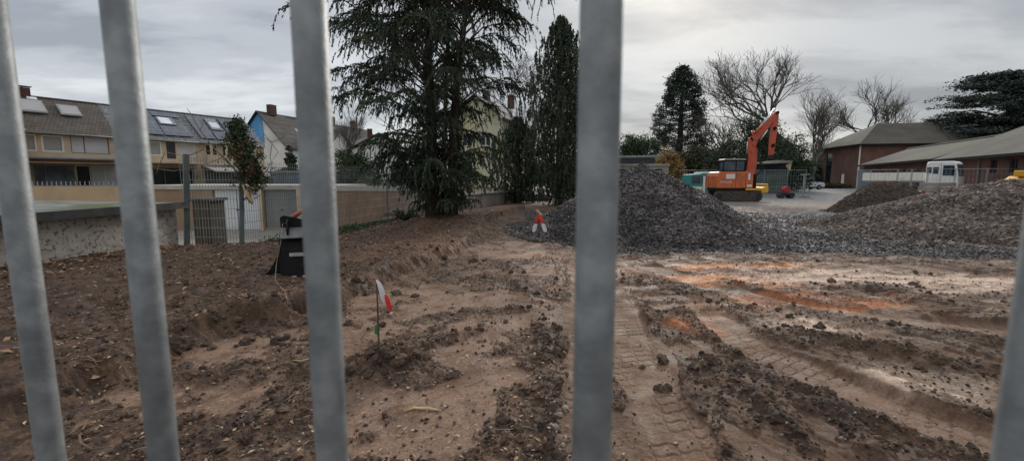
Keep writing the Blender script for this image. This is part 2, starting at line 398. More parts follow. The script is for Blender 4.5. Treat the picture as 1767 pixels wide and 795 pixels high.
    q = ((x-HOLE[0]-.02)/.19)**2+((y-HOLE[1]-.16)/.20)**2; z = z-.36*np.exp(-q**2)
    q2 = ((x-HOLE[0]+.35)/.35)**2+((y-HOLE[1]+.12)/.2)**2; z = z+.09*np.exp(-q2)*(.4+fbm(x, y, 8, 3, 63)); berm = np.maximum(berm, np.exp(-q2)*.9)
    # root mound under the twin trees
    q = ((x+2.45)/1.5)**2+((y-14.4)/1.6)**2; z = z+.28*np.exp(-q)
    gv = gravel_mask(x, y)
    z = z+gv*(.05*(fbm(x, y, .8, 4, 71)-.3)+.02*(fbm(x, y, 9, 3, 72)-.5))
    # drop to the garage yard and the terrace beyond
    fx = np.interp(y, [-3, 9.9, 10.3, 17, 21.6], [-7.7, -7.7, -6.25, -4.95, -4.75])
    left = (x < fx) & (y < 22.6)
    low = ss(0, .5, fx-x)*np.where(y < 22.6, 1, 0)
    z = np.where(left, z*(1-low)+(-.95)*low, z)
    wxl = np.interp(y, [21.6, 24.7, 30, 36, 60, 3000], [-4.5, -2.1, -.3, 1.3, 4, 4])
    up = (y >= 22.6) & (x < wxl-.12)
    z = np.where(up, .62+.3*ss(-4, -9, x), z)
    # yard and far ground flatten out
    far = ss(23, 27, y)*(x > wxl-.12); z = z*(1-far)+far*(.25*ss(26, 60, y)*ss(5, 30, x)+.02*(fbm(x, y, .3, 3, 75)-.5)*near)
    return dict(z=z, sm=sm, berm=berm, rough=rough, ins=ins, tr=tr, tread=tread, gv=gv, d=sd_, left=left, up=up, far=far, amp=amp, an=an, rt=rt, n1=n1, crumb=crumb)
def H(x, y): return fields(np.atleast_1d(np.asarray(x, float)), np.atleast_1d(np.asarray(y, float)))['z']
def h1(x, y): return float(H([x], [y])[0])
def mixc(a, b, k): return a*(1-k[:, None])+np.asarray(b)[None]*k[:, None]
def soil_colour(x, y, f):
    n = fbm(x, y, 1.6, 5, 101); nf = fbm(x, y, 11, 4, 103, .6)
    c = np.repeat(np.array([[.140, .090, .060]]), len(x), 0)
    c = mixc(c, (.215, .148, .108), np.clip(f['sm']*(.65+.9*(nf-.3))+.5*ss(.5, .65, n), 0, 1)*np.where(f['ins'], .25, 1))
    c = mixc(c, (.078, .048, .033), np.clip(ss(.46, .60, n)*(1-f['sm'])*.8+np.where(f['ins'], .75, 0), 0, 1))
    rtc = f['rt']*ss(2.6, 6.5, y)
    c = mixc(c, (.235, .175, .132), np.clip(rtc*ss(.62, .44, f['an']), 0, .85))
    dk = mixc(np.repeat(np.array([[.052, .034, .024]]), len(x), 0), (.115, .073, .047), ss(.42, .6, nf))
    k_ = (f['crumb']*.92)[:, None]; c = c*(1-k_)+dk*k_
    c = mixc(c, (.044, .030, .021), np.clip(f['berm']*.55*ss(.3, .6, fbm(x, y, 2.5, 3, 107)+.1), 0, 1))
    c = mixc(c, (.120, .074, .048), .7*ss(.50, .60, fbm(x, y, 5.5, 5, 109, .65))*(1-f['crumb']))
    cols = [(.56, .29, .155), (.38, .155, .070), (.54, .43, .35), (.30, .195, .135)]
    for px, py, rx, ry, k in SAND:
        cx, cy = G(px, py); q = ((x-cx)/rx)**2+((y-cy)/ry)**2
        m = ss(1.2, .35, q+1.5*(fbm(x*.55, y*1.6, 2.2, 5, 110+k, .6)-.5))*np.clip(.45+1.9*(fbm(x*.5+3, y*1.9, 4.5, 4, 117, .6)-.30), 0, 1)
        c = mixc(c, cols[k], np.clip(m*(1-.6*f['berm'])*(1-.6*f['crumb']), 0, 1))
    red = np.where(f['ins'], ss(.52, .7, fbm(x, y, .8, 3, 120))*ss(6, 10, y), 0)
    c = mixc(c, (.150, .082, .052), red*.8)
    # fine moist dark streaks
    c = c*(.74+.55*fbm(x, y, 28, 3, 131, .7))[:, None]
    gcol = np.array([.052, .050, .053])[None]*(.6+.9*fbm(x, y, 14, 4, 140, .7))[:, None]
    mud = ss(.5, .68, fbm(x*.7, y*1.8, .9, 4, 141))
    gcol = mixc(gcol, (.040, .033, .027), mud*.8)
    c = c*np.array([.96, .875, .81])
    c = c*(1-f['gv'][:, None])+gcol*f['gv'][:, None]
    # far tarmac yard with sandy bands
    tar = np.array([.125, .130, .138])[None]*(.75+.5*fbm(x, y, .7, 4, 150))[:, None]
    sb = ss(.53, .64, fbm(x*.12, y*.55, 1.0, 4, 151)+.12*np.exp(-((y-28)/4.0)**2))
    tar = mixc(tar, (.20, .155, .11), sb*.8)
    grass = ss(75, 90, np.hypot(x, y)); tar = mixc(tar, (.05, .065, .03), grass)
    fk = (f['far']*ss(3.5, 6.5, x+.8*fbm(x, y, .3, 3, 155)))[:, None]
    c = c*(1-fk)+tar*fk
    yard = np.array([.22, .20, .17])[None]*(.75+.5*fbm(x, y, 1.1, 4, 160))[:, None]
    bankveg = ss(-.0, -.85, f['z'])
    c = np.where(f['left'][:, None], c*(1-bankveg[:, None])+yard*bankveg[:, None], c)
    ter = mixc(np.array([.13, .09, .06])[None]*np.ones_like(c), (.06, .07, .035), ss(.45, .6, fbm(x, y, .5, 3, 165)))
    c = np.where(f['up'][:, None], ter, c)
    return np.clip(c, 0.01, .9)
NR, NT = (1150, 1300) if not QUICK else (500, 600)
r_ = np.concatenate([np.geomspace(.25, 1.5, 14)[:-1], np.geomspace(1.5, 30, NR), np.geomspace(30, 3500, 60)[1:]])
th = np.concatenate([np.linspace(-58, 58, NT), np.linspace(58, 302, 70)[1:-1]]); th = np.radians(th)
RR, TT = np.meshgrid(r_, th, indexing='ij'); X = (RR*np.sin(TT)).ravel(); Y = (RR*np.cos(TT)).ravel()
zs_, cs_ = [], []
for s_ in range(0, len(X), 40000):
    f_ = fields(X[s_:s_+40000], Y[s_:s_+40000]); zs_.append(f_['z']); cs_.append(soil_colour(X[s_:s_+40000], Y[s_:s_+40000], f_))
f_ = dict(z=np.concatenate(zs_)); Cc = np.concatenate(cs_)
nr, ntt = RR.shape
i = np.arange(nr-1)[:, None]*ntt; j = np.arange(ntt)[None]; j2 = (j+1) % ntt
Fq = np.stack([i+j, i+ntt+j, i+ntt+j2, i+j2], -1).reshape(-1, 4)[:, ::-1]
V = np.stack([X, Y, f_['z']], 1); c0 = len(V)
gm_ = bpy.data.materials.new('soil'); gm_.use_nodes = True
nt = gm_.node_tree; N = nt.nodes; L = nt.links; b = N['Principled BSDF']
va = N.new('ShaderNodeVertexColor'); va.layer_name = 'soil'
tc = N.new('ShaderNodeTexCoord'); nz = N.new('ShaderNodeTexNoise'); nz.inputs['Scale'].default_value = 45; nz.inputs['Detail'].default_value = 8; nz.inputs['Roughness'].default_value = .7
L.new(tc.outputs['Object'], nz.inputs['Vector']); mr = N.new('ShaderNodeMapRange'); mr.inputs['From Min'].default_value = .3; mr.inputs['From Max'].default_value = .7
mr.inputs['To Min'].default_value = .62; mr.inputs['To Max'].default_value = 1.4; L.new(nz.outputs['Fac'], mr.inputs['Value'])
vm = N.new('ShaderNodeVectorMath'); vm.operation = 'SCALE'; L.new(va.outputs['Color'], vm.inputs[0]); L.new(mr.outputs['Result'], vm.inputs['Scale'])
L.new(vm.outputs[0], b.inputs['Base Color'])
n3 = N.new('ShaderNodeTexNoise'); n3.inputs['Scale'].default_value = 3; L.new(tc.outputs['Object'], n3.inputs['Vector'])
m3 = N.new('ShaderNodeMapRange'); m3.inputs['From Min'].default_value = .35; m3.inputs['From Max'].default_value = .65; m3.inputs['To Min'].default_value = .62; m3.inputs['To Max'].default_value = .95
L.new(n3.outputs['Fac'], m3.inputs['Value']); L.new(m3.outputs['Result'], b.inputs['Roughness']); b.inputs['Specular IOR Level'].default_value = .3
bp = N.new('ShaderNodeBump'); bp.inputs['Distance'].default_value = .012; L.new(nz.outputs['Fac'], bp.inputs['Height']); L.new(bp.outputs['Normal'], b.inputs['Normal'])
V = np.vstack([V, [[0, 0, float(f_['z'][0])]]]); Cc = np.vstack([Cc, Cc[:1]])
g = np_mesh('ground', V, Fq, gm_, smooth=True, col=np.hstack([Cc, np.ones((len(Cc), 1))])); g['kind'] = 'structure'
# ------------------------------------------------------------------ loose clods, pebbles, litter
def polar(n, r0, r1, a0=-50, a1=50):
    r = np.exp(rng.uniform(math.log(r0), math.log(r1), n)); a = np.radians(rng.uniform(a0, a1, n)); return r*np.sin(a), r*np.cos(a)
M_clod = mat('clod_soil', (.046, .030, .021), .95, (.108, .068, .045), 6, bump=.006, bscale=60, island=.35)
M_peb = mat('pebble', (.13, .10, .075), .8, (.29, .24, .19), 30, island=.5)
def scatter(n, r0, r1, keep, smin, smax, name, m, shape, power=2.5, embed=.25, lab=None, cat=None):
    x, y = polar(n, r0, r1); f = fields(x, y); k = (rng.uniform(size=n) < keep(x, y, f)) & ~f['left'] & ~f['up']
    x, y, z = x[k], y[k], f['z'][k]; s = smin+(smax-smin)*rng.uniform(size=len(x))**power
    o = rocks(name, np.stack([x, y, z+s*(.5-embed)], 1), s, m, shape=shape); tag(o, lab, cat, kind='stuff'); return o
Q = .3 if QUICK else 1
scatter(int(52000*Q), 1.7, 16, lambda x, y, f: np.clip(f['crumb']*.5+f['berm']*.5+.06, 0.02, 1)*(1-f['gv'])*(1-.85*f['tr']), .003, .017, 'crumbs', M_clod, 'ico', 2.6, lab='fine dark crumbs of soil lying over the churned ground', cat='soil crumbs')
scatter(int(9000*Q), 1.8, 20, lambda x, y, f: np.clip(f['crumb']*.45+f['berm']*.75-.12+(f['ins'])*.2, 0.01, 1)*(1-f['gv'])*(1-.9*f['tr']), .010, .042, 'clods', M_clod, 'ico2', 3.2, embed=.32, lab='dark lumps of soil along ruts and the bank edge', cat='soil clods')
scatter(int(15000*Q), 1.7, 22, lambda x, y, f: .35*(1-f['gv'])+.3*f['ins'], .003, .016, 'pebbles', M_peb, 'cube', 3.5, lab='tiny pale pebbles and rubble specks over the soil', cat='pebbles')
# big broken clods at the stake, the scarp and the dug hole
bp_ = []
for (px, py, n_, sx_, sy_) in ((640, 650, 9, .11, .05), (690, 640, 12, .12, .06), (720, 625, 6, .08, .05), (430, 572, 16, .28, .07), (480, 590, 12, .2, .06), (560, 560, 12, .18, .08), (210, 728, 4, .06, .04), (500, 560, 8, .1, .08), (640, 505, 12, .3, .1), (780, 450, 14, .4, .15), (350, 600, 10, .2, .06), (1180, 640, 8, .12, .15), (1300, 690, 10, .2, .15), (1370, 570, 6, .12, .06), (1640, 632, 7, .15, .05), (1500, 490, 7, .3, .08), (960, 600, 10, .07, .3), (60, 640, 8, .15, .1)):
    x_, y_ = G(px, py); x_ = x_+rng.normal(0, sx_, n_); y_ = y_+rng.normal(0, sy_, n_); bp_.append(np.column_stack([x_, y_, H(x_, y_)]))
bp_ = np.concatenate(bp_); ICO3 = _sub(ICO2_V, ICO2_F); k_ = len(bp_)
nv = ICO3[0][None]*(1+.32*(rng.random((k_, 1, 1))-.5)); dd = np.stack([fbm(ICO3[0][:, 0]*1.7+7*q, ICO3[0][:, 1]*1.7+ICO3[0][:, 2]*2.3, 1.1, 4, 400+q % 50, .6) for q in range(k_)])
nv = nv*(.45+1.1*dd[:, :, None])*rng.uniform(.65, 1.2, (k_, 1, 3)); nv = np.einsum('nij,nkj->nki', rand_rot(k_), nv)*(.022+.05*rng.random(k_)**2)[:, None, None]+bp_[:, None, :]
o = np_mesh('broken_clods', nv.reshape(-1, 3), (ICO3[1][None]+(np.arange(k_)*len(ICO3[0]))[:, None, None]).reshape(-1, 3), M_clod, smooth=False); tag(o, 'chunky broken clods heaped at the stake, the ruts and the bank edge', 'soil clods', kind='stuff')
# stones in front of the camera by the fourth bar
x, y = G(975, 760); P = np.stack([x+rng.normal(0, .12, 40), y+rng.normal(0, .16, 40)], 1)
rocks('stones', np.column_stack([P, H(P[:, 0], P[:, 1])+.006]), .006+.022*rng.uniform(size=40)**2, mat('grey_stone', (.15, .125, .10), .8, (.24, .205, .17), 20, island=.3), shape='ico2', jit=.15)
tag(bpy.data.objects['stones'], 'handful of small grey stones at the bottom of the muddy rut', 'stones', kind='stuff')
# leaf litter, wood chips
M_leaf = mat('dead_leaf', (.16, .078, .038), .85, (.32, .20, .12), 3, island=.55)
def litter(n, xs, ys, name, lmin, lmax, lab, cat, m):
    z = H(xs, ys); n = len(xs); a = rng.uniform(0, 2*math.pi, n); l = rng.uniform(lmin, lmax, n); t = rng.normal(0, .28, (n, 2))
    Ax = np.stack([np.cos(a), np.sin(a), t[:, 0]], 1)*l[:, None]; Bx = np.stack([-np.sin(a), np.cos(a), t[:, 1]], 1)*(l*rng.uniform(.25, .6, n))[:, None]
    o = leaves(name, np.stack([xs, ys, z+.012], 1), Ax, Bx, m, fold=.35); tag(o, lab, cat, kind='stuff')
n = int(26000*Q); x = rng.uniform(-7.6, -1, n); y = rng.uniform(3, 20, n); f = fields(x, y)
e = np.interp(y, [3, 9.9, 10.3, 17, 21.6], [-7.6, -7.5, -6.1, -4.7, -4.5])
k = f['ins'] & (x > e) & (rng.uniform(size=n) < np.clip(1.25-(x-e)/1.6, .10, 1)*(.35+fbm(x, y, 1.2, 3, 9)))
litter(0, x[k], y[k], 'leaf_litter', .018, .05, 'brown fallen leaves and bark heaped below the wall and fence', 'leaf litter', M_leaf)
x, y = polar(int(9000*Q), 1.8, 12, -50, 12); f = fields(x, y); k = (f['ins'] | (rng.uniform(size=len(x)) < .25))
litter(0, x[k], y[k], 'wood_chips', .006, .024, 'small pale wood chips and dry leaf scraps on the dark soil', 'wood chips', mat('chip', (.22, .14, .085), .85, (.36, .26, .17), 5, island=.5))
# roots and dry stems
M_tw = mat('twig_bark', (.16, .11, .07), .9, (.30, .22, .14), 9)
mb = MB()
for _ in range(int(420*Q)):
    r = math.exp(random.uniform(math.log(2), math.log(14))); a = R(random.uniform(-50, 6)); px, py = r*math.sin(a), r*math.cos(a)
    ff = fields(np.array([px]), np.array([py]))
    if not ff['ins'][0] and random.random() < .8 or ff['left'][0]: continue
    an = random.uniform(0, 6.28); l = random.uniform(.03, .22); pts = []
    xs = np.array([px+math.cos(an+t*random.uniform(-.5, .5))*l*t for t in (0, .35, .7, 1)]); ys = np.array([py+math.sin(an+t*.4)*l*t for t in (0, .35, .7, 1)])
    zs = H(xs, ys)+.006+np.array([0, .3, .4, .1])*l*random.uniform(0, .4)
    mb.tube(list(zip(xs, ys, zs)), [random.uniform(.0015, .004)]*4, 5)
tag(mb.build('dry_stems', M_tw, smooth=True), 'thin dry stems and roots scattered through the bank soil', 'stems', kind='stuff')
def single(name, pxs, rad, m, lab, cat, lift=.01, h=None):
    xy = [G(*p, h or 0) for p in pxs]; zs = H([p[0] for p in xy], [p[1] for p in xy])
    o = thing(name, lab, cat, (xy[0][0], xy[0][1], float(zs[0])))
    mb = MB(tuple(o.location)); mb.tube([(p[0], p[1], float(z)+lift) for p, z in zip(xy, zs)], rad, 7)
    mesh = mb.build(name, m, None, smooth=True, loc=tuple(o.location)); tag(mesh, lab, cat); bpy.data.objects.remove(o); mesh.name = name; return mesh
M_split = mat('split_wood', (.42, .27, .12), .7, (.56, .40, .22), 14)
single('wood_splinter', [(697, 712), (715, 706), (740, 707), (762, 710)], [.004, .011, .013, .004], M_split, 'yellow split piece of wood lying on bare earth in the foreground', 'wood splinter')
single('twig', [(850, 747), (880, 746), (905, 743), (928, 744)], [.002, .003, .003, .0015], mat('pale_twig', (.26, .22, .16), .8), 'long thin pale twig lying flat on brown earth', 'twig', .015)
single('root', [(150, 740), (138, 760), (140, 775), (160, 790), (195, 786)], [.006, .008, .007, .005, .002], mat('root_bark', (.13, .085, .06), .9), 'curved brown root on dark soil at the lower left', 'root', .02)
single('bent_root', [(505, 632), (520, 634), (534, 632)], [.003, .005, .003], M_split, 'short pale orange stick on dark clods beside the third bar', 'stick', .02)
# ------------------------------------------------------------------ near steel bar fence
M_galv = mat('galvanised_bar', (.168, .180, .182), .55, (.245, .258, .258), 60, detail=8, metal=.25, bump=.0004, bscale=300, ramp=(.38, .62), dirt=((.085, .092, .095), 14, .46, .72))
bars = []
ys = [.375*(1-.1477*k) for k in range(5)]
for k, px in enumerate([36, 243, 553, 1029, 1836]):
    d = ray(px, 400); bars.append((d[0]/d[1]*ys[k], ys[k]))
d0 = (bars[0][0]-bars[1][0], bars[0][1]-bars[1][1])
extra = [(bars[0][0]+d0[0]*k, bars[0][1]+d0[1]*k) for k in (1, 2, 3)]
d1 = (bars[4][0]-bars[3][0], bars[4][1]-bars[3][1])
extra += [(bars[4][0]+d1[0]*k, bars[4][1]+d1[1]*k) for k in (1,)]
allb = sorted(bars+extra)
fen = thing('bar_fence', 'galvanised steel bar fence of upright round tubes close in front of the camera', 'bar fence', (bars[2][0], bars[2][1], 0))
for bx_, by_ in allb:
    MB().tube([(bx_-bars[2][0], by_-bars[2][1], .12), (bx_-bars[2][0], by_-bars[2][1], 2.5)], .0099, 28).build('bar', M_galv, fen, smooth=True)
for z in (.14, 2.48):
    a, b_ = allb[0], allb[-1]
    c = ((a[0]+b_[0])/2-bars[2][0], (a[1]+b_[1])/2-bars[2][1], z); l = math.hypot(b_[0]-a[0], b_[1]-a[1])+.06
    MB().box(c, (l, .03, .04), rz=math.atan2(b_[1]-a[1], b_[0]-a[0])).build('rail', M_galv, fen)
# ------------------------------------------------------------------ marker stakes
M_stk = mat('stake_wood', (.060, .036, .026), .85, (.12, .075, .05), 12, stretch=(8, 8, 1))
M_red = mat('tape_red', (.62, .035, .025), .45, (.50, .03, .02), 20); M_wht = mat('tape_white', (.72, .70, .72), .45, (.58, .56, .58), 20); M_grn = mat('green_tie', (.03, .19, .06), .5)
M_pale = mat('pale_wood', (.45, .33, .20), .8, (.56, .44, .30), 10)
def ribbon(pts, widths, side, th=.002):
    mb = MB(); vs = []; s = Vector(side)
    for p, w_ in zip(pts, widths): p = Vector(p); vs += [p-s*w_/2, p+s*w_/2]
    fs = [(2*i, 2*i+1, 2*i+3, 2*i+2) for i in range(len(pts)-1)]; mb.add(vs, fs); return mb
def smoothed(o, th=.0015):
    m = o.modifiers.new('s', 'SOLIDIFY'); m.thickness = th; m = o.modifiers.new('d', 'SUBSURF'); m.levels = 2; m.render_levels = 2
    for p in o.data.polygons: p.use_smooth = True
    return o
sx, sy = STAKE; sz = h1(sx, sy); top = A(656, 481, sy)
st = thing('marker_stake', 'thin brown survey stake with barrier tape and green tie in a small clod heap', 'marker stake', (sx, sy, sz), group=None)
ht = top.z-sz
MB().tube([(0, 0, -.05), (.002, 0, ht*.5), (.004, 0, ht)], [.0085, .008, .0075], 8).build('stake', M_stk, st)
k = sy/F
smoothed(ribbon([(0, -.01, ht-.002), (.028, -.02, ht-.03), (.05, -.018, ht-.10), (.062, -.012, ht-.165), (.066, -.01, ht-.215)], [.024, .036, .052, .056, .046], (.92, .3, .12)).build('white_tape', M_wht, st))
smoothed(ribbon([(.080, -.02, ht-.125), (.098, -.026, ht-.19), (.115, -.02, ht-.25), (.124, -.022, ht-.285)], [.03, .046, .044, .04], (.9, .4, .1)).build('red_tape', M_red, st))
smoothed(ribbon([(.124, -.023, ht-.283), (.13, -.022, ht-.31)], [.032, .028], (.9, .4, .1)).build('tape_end', M_wht, st))
mb = MB(); mb.cyl((.003, 0, ht-.012), .013, .03, n=10); mb.box((-.012, -.01, ht+.0), (.03, .006, .012), ry=.5); mb.build('tape_knot', mat('dark_red_tape', (.30, .02, .025), .5), st, smooth=True)
mb = MB(); mb.box((-.016, -.004, .17), (.022, .006, .085), ry=.12); mb.box((-.004, -.008, .125), (.014, .006, .06), ry=-.2); mb.build('green_tie', M_grn, st)
bx2, by2 = A(930, 398, 11.9).xy; b2z = A(930, 400, 11.9).z-.02
s2 = thing('marker_stake', 'short pale topped stake with red and white tape beside the dark gravel pile', 'marker stake', (bx2, by2, b2z))
hh = A(930, 366, by2).z-b2z; q = by2/F
MB().tube([(0, 0, -.3), (.0, 0, hh)], .018, 8).build('stake', M_stk, s2)
MB().box((.0, -.02, hh), (.2, .035, .05), ry=.75).build('top_board', M_pale, s2)
for s_, kx in ((-1, 1), (1, 1.2)):
    smoothed(ribbon([(0, -.03, hh-.03), (s_*.05*kx, -.05, hh-.18), (s_*.085*kx, -.05, hh-.30)], [.07, .13, .14], (1, .2, 0)).build('red_tape', M_red, s2))
    smoothed(ribbon([(s_*.085*kx, -.052, hh-.30), (s_*.12*kx, -.05, hh-.42), (s_*.15*kx, -.05, hh-.56)], [.14, .13, .12], (1, .2, 0)).build('white_tape', M_wht, s2))
# ------------------------------------------------------------------ excavator bucket on the bank
M_blk = mat('black_paint', (.006, .006, .007), .62, (.011, .011, .011), 9, spec=.2, bump=.001, bscale=60, dirt=((.04, .03, .024), 4, .70, .9))
M_edge = mat('worn_steel', (.30, .30, .30), .5, (.48, .47, .45), 14); M_hose = mat('faded_red', (.42, .12, .09), .55, (.30, .08, .06), 9)
bx, by = BUCKET; bz = h1(bx, by)-.02
bu = thing('excavator_bucket', 'black excavator bucket with pale teeth resting upside down on the bank', 'bucket', (bx, by, bz), rz=R(20))
# local: x width, y away from viewer, z up ; open shell
W2 = .34
prof = [(-.10, .0), (-.05, .40), (.02, .62), (.20, .70), (.42, .66), (.62, .48), (.70, .25), (.66, .02)]   # (y,z)
th = .02
mb = MB(); inner = [(y*.94+.02, z*.955) for y, z in prof]
for (a, b_), (c, d_) in zip(zip(prof[:-1], prof[1:]), zip(inner[:-1], inner[1:])):
    mb.prism([a, b_, d_, c], -W2, W2, 'YZ')
mb.build('shell', M_blk, bu, bevel=.004)
for s_ in (-1, 1):
    MB().prism(prof+[(.3, -.0)], s_*(W2+.002), s_*(W2+.024), 'YZ').build('side_plate', M_blk, bu, bevel=.004)
for s_ in (-.22, .22):
    MB().prism([(-.04, .56), (-.09, .72), (-.05, .83), (.03, .86), (.12, .82), (.40, .70), (.40, .60)], s_-.013-.02, s_+.013-.02, 'YZ').build('ear', M_blk, bu, bevel=.004)
MB().prism([(-.34, .66), (-.345, .88), (-.30, .91), (.36, .74), (.36, .64)], .06, .085).build('ear_plate', M_blk, bu, bevel=.004)
mb = MB(); mb.tube([(-.24, .16, .84), (-.08, .18, .95), (0.0, .20, .98)], .036, 14); mb.build('pin_tube', M_hose, bu, smooth=True)
mb = MB(); mb.tube([(.0, .18, .98), (.07, .20, .96)], .055, 16); mb.build('pin_boss', M_blk, bu, smooth=True)
MB().box((.0, -.02, .66), (.68, .22, .018), rx=R(38)).build('top_plate', mat('black_plate_sheen', (.06, .062, .066), .28, (.10, .10, .105), 5), bu, bevel=.003)  # light reflected off the tilted plate is put into its paler grey
MB().cyl((-.25, .05, .80), .022, .02, 'Y', 12).build('bolt_hole', M_edge, bu); MB().cyl((-.29, .05, .70), .028, .02, 'Y', 12).build('bolt_hole', M_edge, bu)
MB().box((.0, -.10, .355), (.46, .012, .05)).build('label_strip', M_edge, bu, bevel=.002)
for kx in range(5):
    MB().box((-.18+kx*.14, -.125, .03), (.06, .05, .035)).build('tooth', M_edge, bu, bevel=.004)
# flared side cutter on the left
MB().prism([(-W2, .0), (-W2-.36, -.04), (-W2-.17, .13), (-W2-.05, .34), (-W2, .60)], .0, .022).build('side_cutter', M_blk, bu, bevel=.003)
MB().cyl((.36, .1, .46), .10, .08, 'X', 20).build('hose_coil', mat('hose', (.05, .06, .06), .7), bu, bevel=.01)
# yellow cord hanging from the bucket
mb = MB(); p0 = A(488, 385, by-.14); p1 = A(484, 420, by-.16); p2 = A(477, 455, by-.2); p3 = Vector((*G(474, 477, .33), 0)); p3.z = h1(p3.x, p3.y)+.01
p4 = Vector((*G(492, 500, .28), 0)); p4.z = h1(p4.x, p4.y)+.01; p5 = Vector((*G(502, 530, .2), 0)); p5.z = h1(p5.x, p5.y)+.012
mb.tube([p0, p1, p2, p3, p4, p5], .005, 6)
tag(mb.build('cord', mat('cord', (.36, .28, .17), .9, (.22, .17, .11), 20), smooth=True), 'frayed beige cord hanging down the left side of the black bucket onto the soil', 'cord')
# ------------------------------------------------------------------ gravel piles
def pile(name, cx, cy, rx, ry, h, lab, cat, m, ncol, stone, smin, smax, shape='cube', seed=0, flat=.0, pts=None, pw=1.25):
    n = 150; g_ = np.linspace(-1.35, 1.35, n); gx, gy = np.meshgrid(g_, g_); gx = gx.ravel(); gy = gy.ravel()
    def hz(ux, uy):
        x, y = cx+ux*rx, cy+uy*ry
        r = np.hypot(ux, uy)*(1+.22*(fbm(x, y, .33, 3, seed)-.5))
        r = np.maximum(r-flat, 0)/(1-flat)
        z = h*np.where(r < 1, (1-r**pw), -(r-1)*.5)
        z = z-h*.10*np.exp(-(r/.16)**2)
        return z+.16*(fbm(x, y, .9, 3, seed+1)-.5)*min(1, h)+.05*(fbm(x, y, 4, 3, seed+2)-.5)
    z = hz(gx, gy); base = H(cx+gx*rx, cy+gy*ry)*0
    o = thing(name, lab, cat, (cx, cy, 0)); V = np.stack([gx*rx, gy*ry, np.maximum(z, -.1)], 1)
    ii = (np.arange(n-1)[:, None]*n+np.arange(n-1)[None]).ravel(); Fq = np.stack([ii, ii+1, ii+n+1, ii+n], 1)
    np_mesh('heap', V, Fq, m, o, smooth=True)
    if ncol:
        ncol = int(ncol*Q); a = rng.uniform(0, 2*math.pi, ncol); rr = np.sqrt(rng.uniform(0, 1.25, ncol)); ux, uy = rr*np.cos(a), rr*np.sin(a)
        zz_ = hz(ux, uy); k = (zz_ > -.12); s = smin+(smax-smin)*rng.uniform(size=k.sum())**2
        zg = np.maximum(zz_[k], .0)
        rocks('loose_stones', np.stack([ux[k]*rx, uy[k]*ry, zg+s*.15], 1), s, stone, o, shape=shape, jit=.3, kind='stuff')
    return o
M_gr = mat('dark_gravel', (.030, .027, .028), .85, (.062, .056, .056), 10, bump=.02, bscale=25)
M_grs = mat('dark_gravel_stone', (.042, .035, .033), .75, (.102, .086, .080), 1.2, island=.8)
pile('gravel_pile', 4.15, 14.0, 4.0, 4.0, 2.42, 'big pile of dark grey crushed gravel behind the fourth bar', 'gravel pile', M_gr, 62000, M_grs, .014, .062, seed=201, pw=.86)
M_br = mat('rubble_base', (.060, .050, .045), .9, (.10, .085, .075), 7, bump=.03, bscale=18)
M_brs = mat('rubble_stone', (.088, .067, .055), .85, (.175, .135, .112), 1.0, island=.55)
pile('rubble_pile', 16.4, 13.4, 5.9, 4.7, 1.72, 'broad pile of brownish grey broken stone at the right edge', 'rubble pile', M_br, 52000, M_brs, .03, .085, seed=231, flat=.2, pw=.95)
M_dk = mat('dark_heap_soil', (.034, .028, .023), .95, (.060, .048, .040), 5, bump=.03, bscale=14)
pile('soil_heap', 17.7, 20.6, 2.45, 2.2, 1.72, 'small smooth heap of dark soil left of the white truck', 'soil heap', M_dk, 5000, M_clod, .02, .06, 'ico', seed=261)
pile('soil_heap', 27.0, 21.4, 2.6, 2.0, 1.78, 'low dark soil heap behind the top of the brownish rubble pile', 'soil heap', M_dk, 900, M_clod, .02, .06, 'ico', seed=271)
# loose gravel on the level ground between the piles
x, y = polar(int(70000*Q), 8, 24, -3, 62); f = fields(x, y); k = (rng.uniform(size=len(x)) < f['gv']*(.25+1.1*(fbm(x, y, .8, 3, 281)-.2)))
o = rocks('loose_gravel', np.stack([x[k], y[k], f['z'][k]+.006], 1), .012+.03*rng.uniform(size=k.sum())**2, M_grs, shape='cube'); tag(o, 'dark crushed gravel spread over the level ground between the piles', 'loose gravel', kind='stuff')
# ------------------------------------------------------------------ buildings helpers
def facade(mb, x0, x1, z0, z1, ops, y=0.0, dep=.16):
    xs = sorted({x0, x1, *[o[0] for o in ops], *[o[1] for o in ops]}); zs = sorted({z0, z1, *[o[2] for o in ops], *[o[3] for o in ops]})
    for a, b_ in zip(xs[:-1], xs[1:]):
        for c, d_ in zip(zs[:-1], zs[1:]):
            mx, mz = (a+b_)/2, (c+d_)/2
            if any(o[0] < mx < o[1] and o[2] < mz < o[3] for o in ops): continue
            mb.add([(a, y, c), (b_, y, c), (b_, y, d_), (a, y, d_)], [(0, 1, 2, 3)])
    for a, b_, c, d_ in [o[:4] for o in ops]:
        mb.add([(a, y, c), (b_, y, c), (b_, y, d_), (a, y, d_), (a, y+dep, c), (b_, y+dep, c), (b_, y+dep, d_), (a, y+dep, d_)], [(0, 4, 5, 1), (1, 5, 6, 2), (2, 6, 7, 3), (3, 7, 4, 0)])
def window(par, x0, x1, z0, z1, mf, mp, y=0.0, dep=.12, fw=.07, mull=(), name='window', pane='pane', proud=.0):
    mb = MB(); ya, yb = y+dep-.05-proud, y+dep+.012-proud
    mb.bb(x0, x0+fw, ya, yb, z0, z1); mb.bb(x1-fw, x1, ya, yb, z0, z1); mb.bb(x0+fw, x1-fw, ya, yb, z0, z0+fw); mb.bb(x0+fw, x1-fw, ya, yb, z1-fw, z1)
    for m_ in mull: mb.bb(m_-fw*.5, m_+fw*.5, ya, yb, z0+fw, z1-fw)
    o = mb.build(name, mf, par)
    MB().bb(x0+fw*.5, x1-fw*.5, y+dep-.02, y+dep+.004, z0+fw*.5, z1-fw*.5).build(pane, mp, o)
    return o
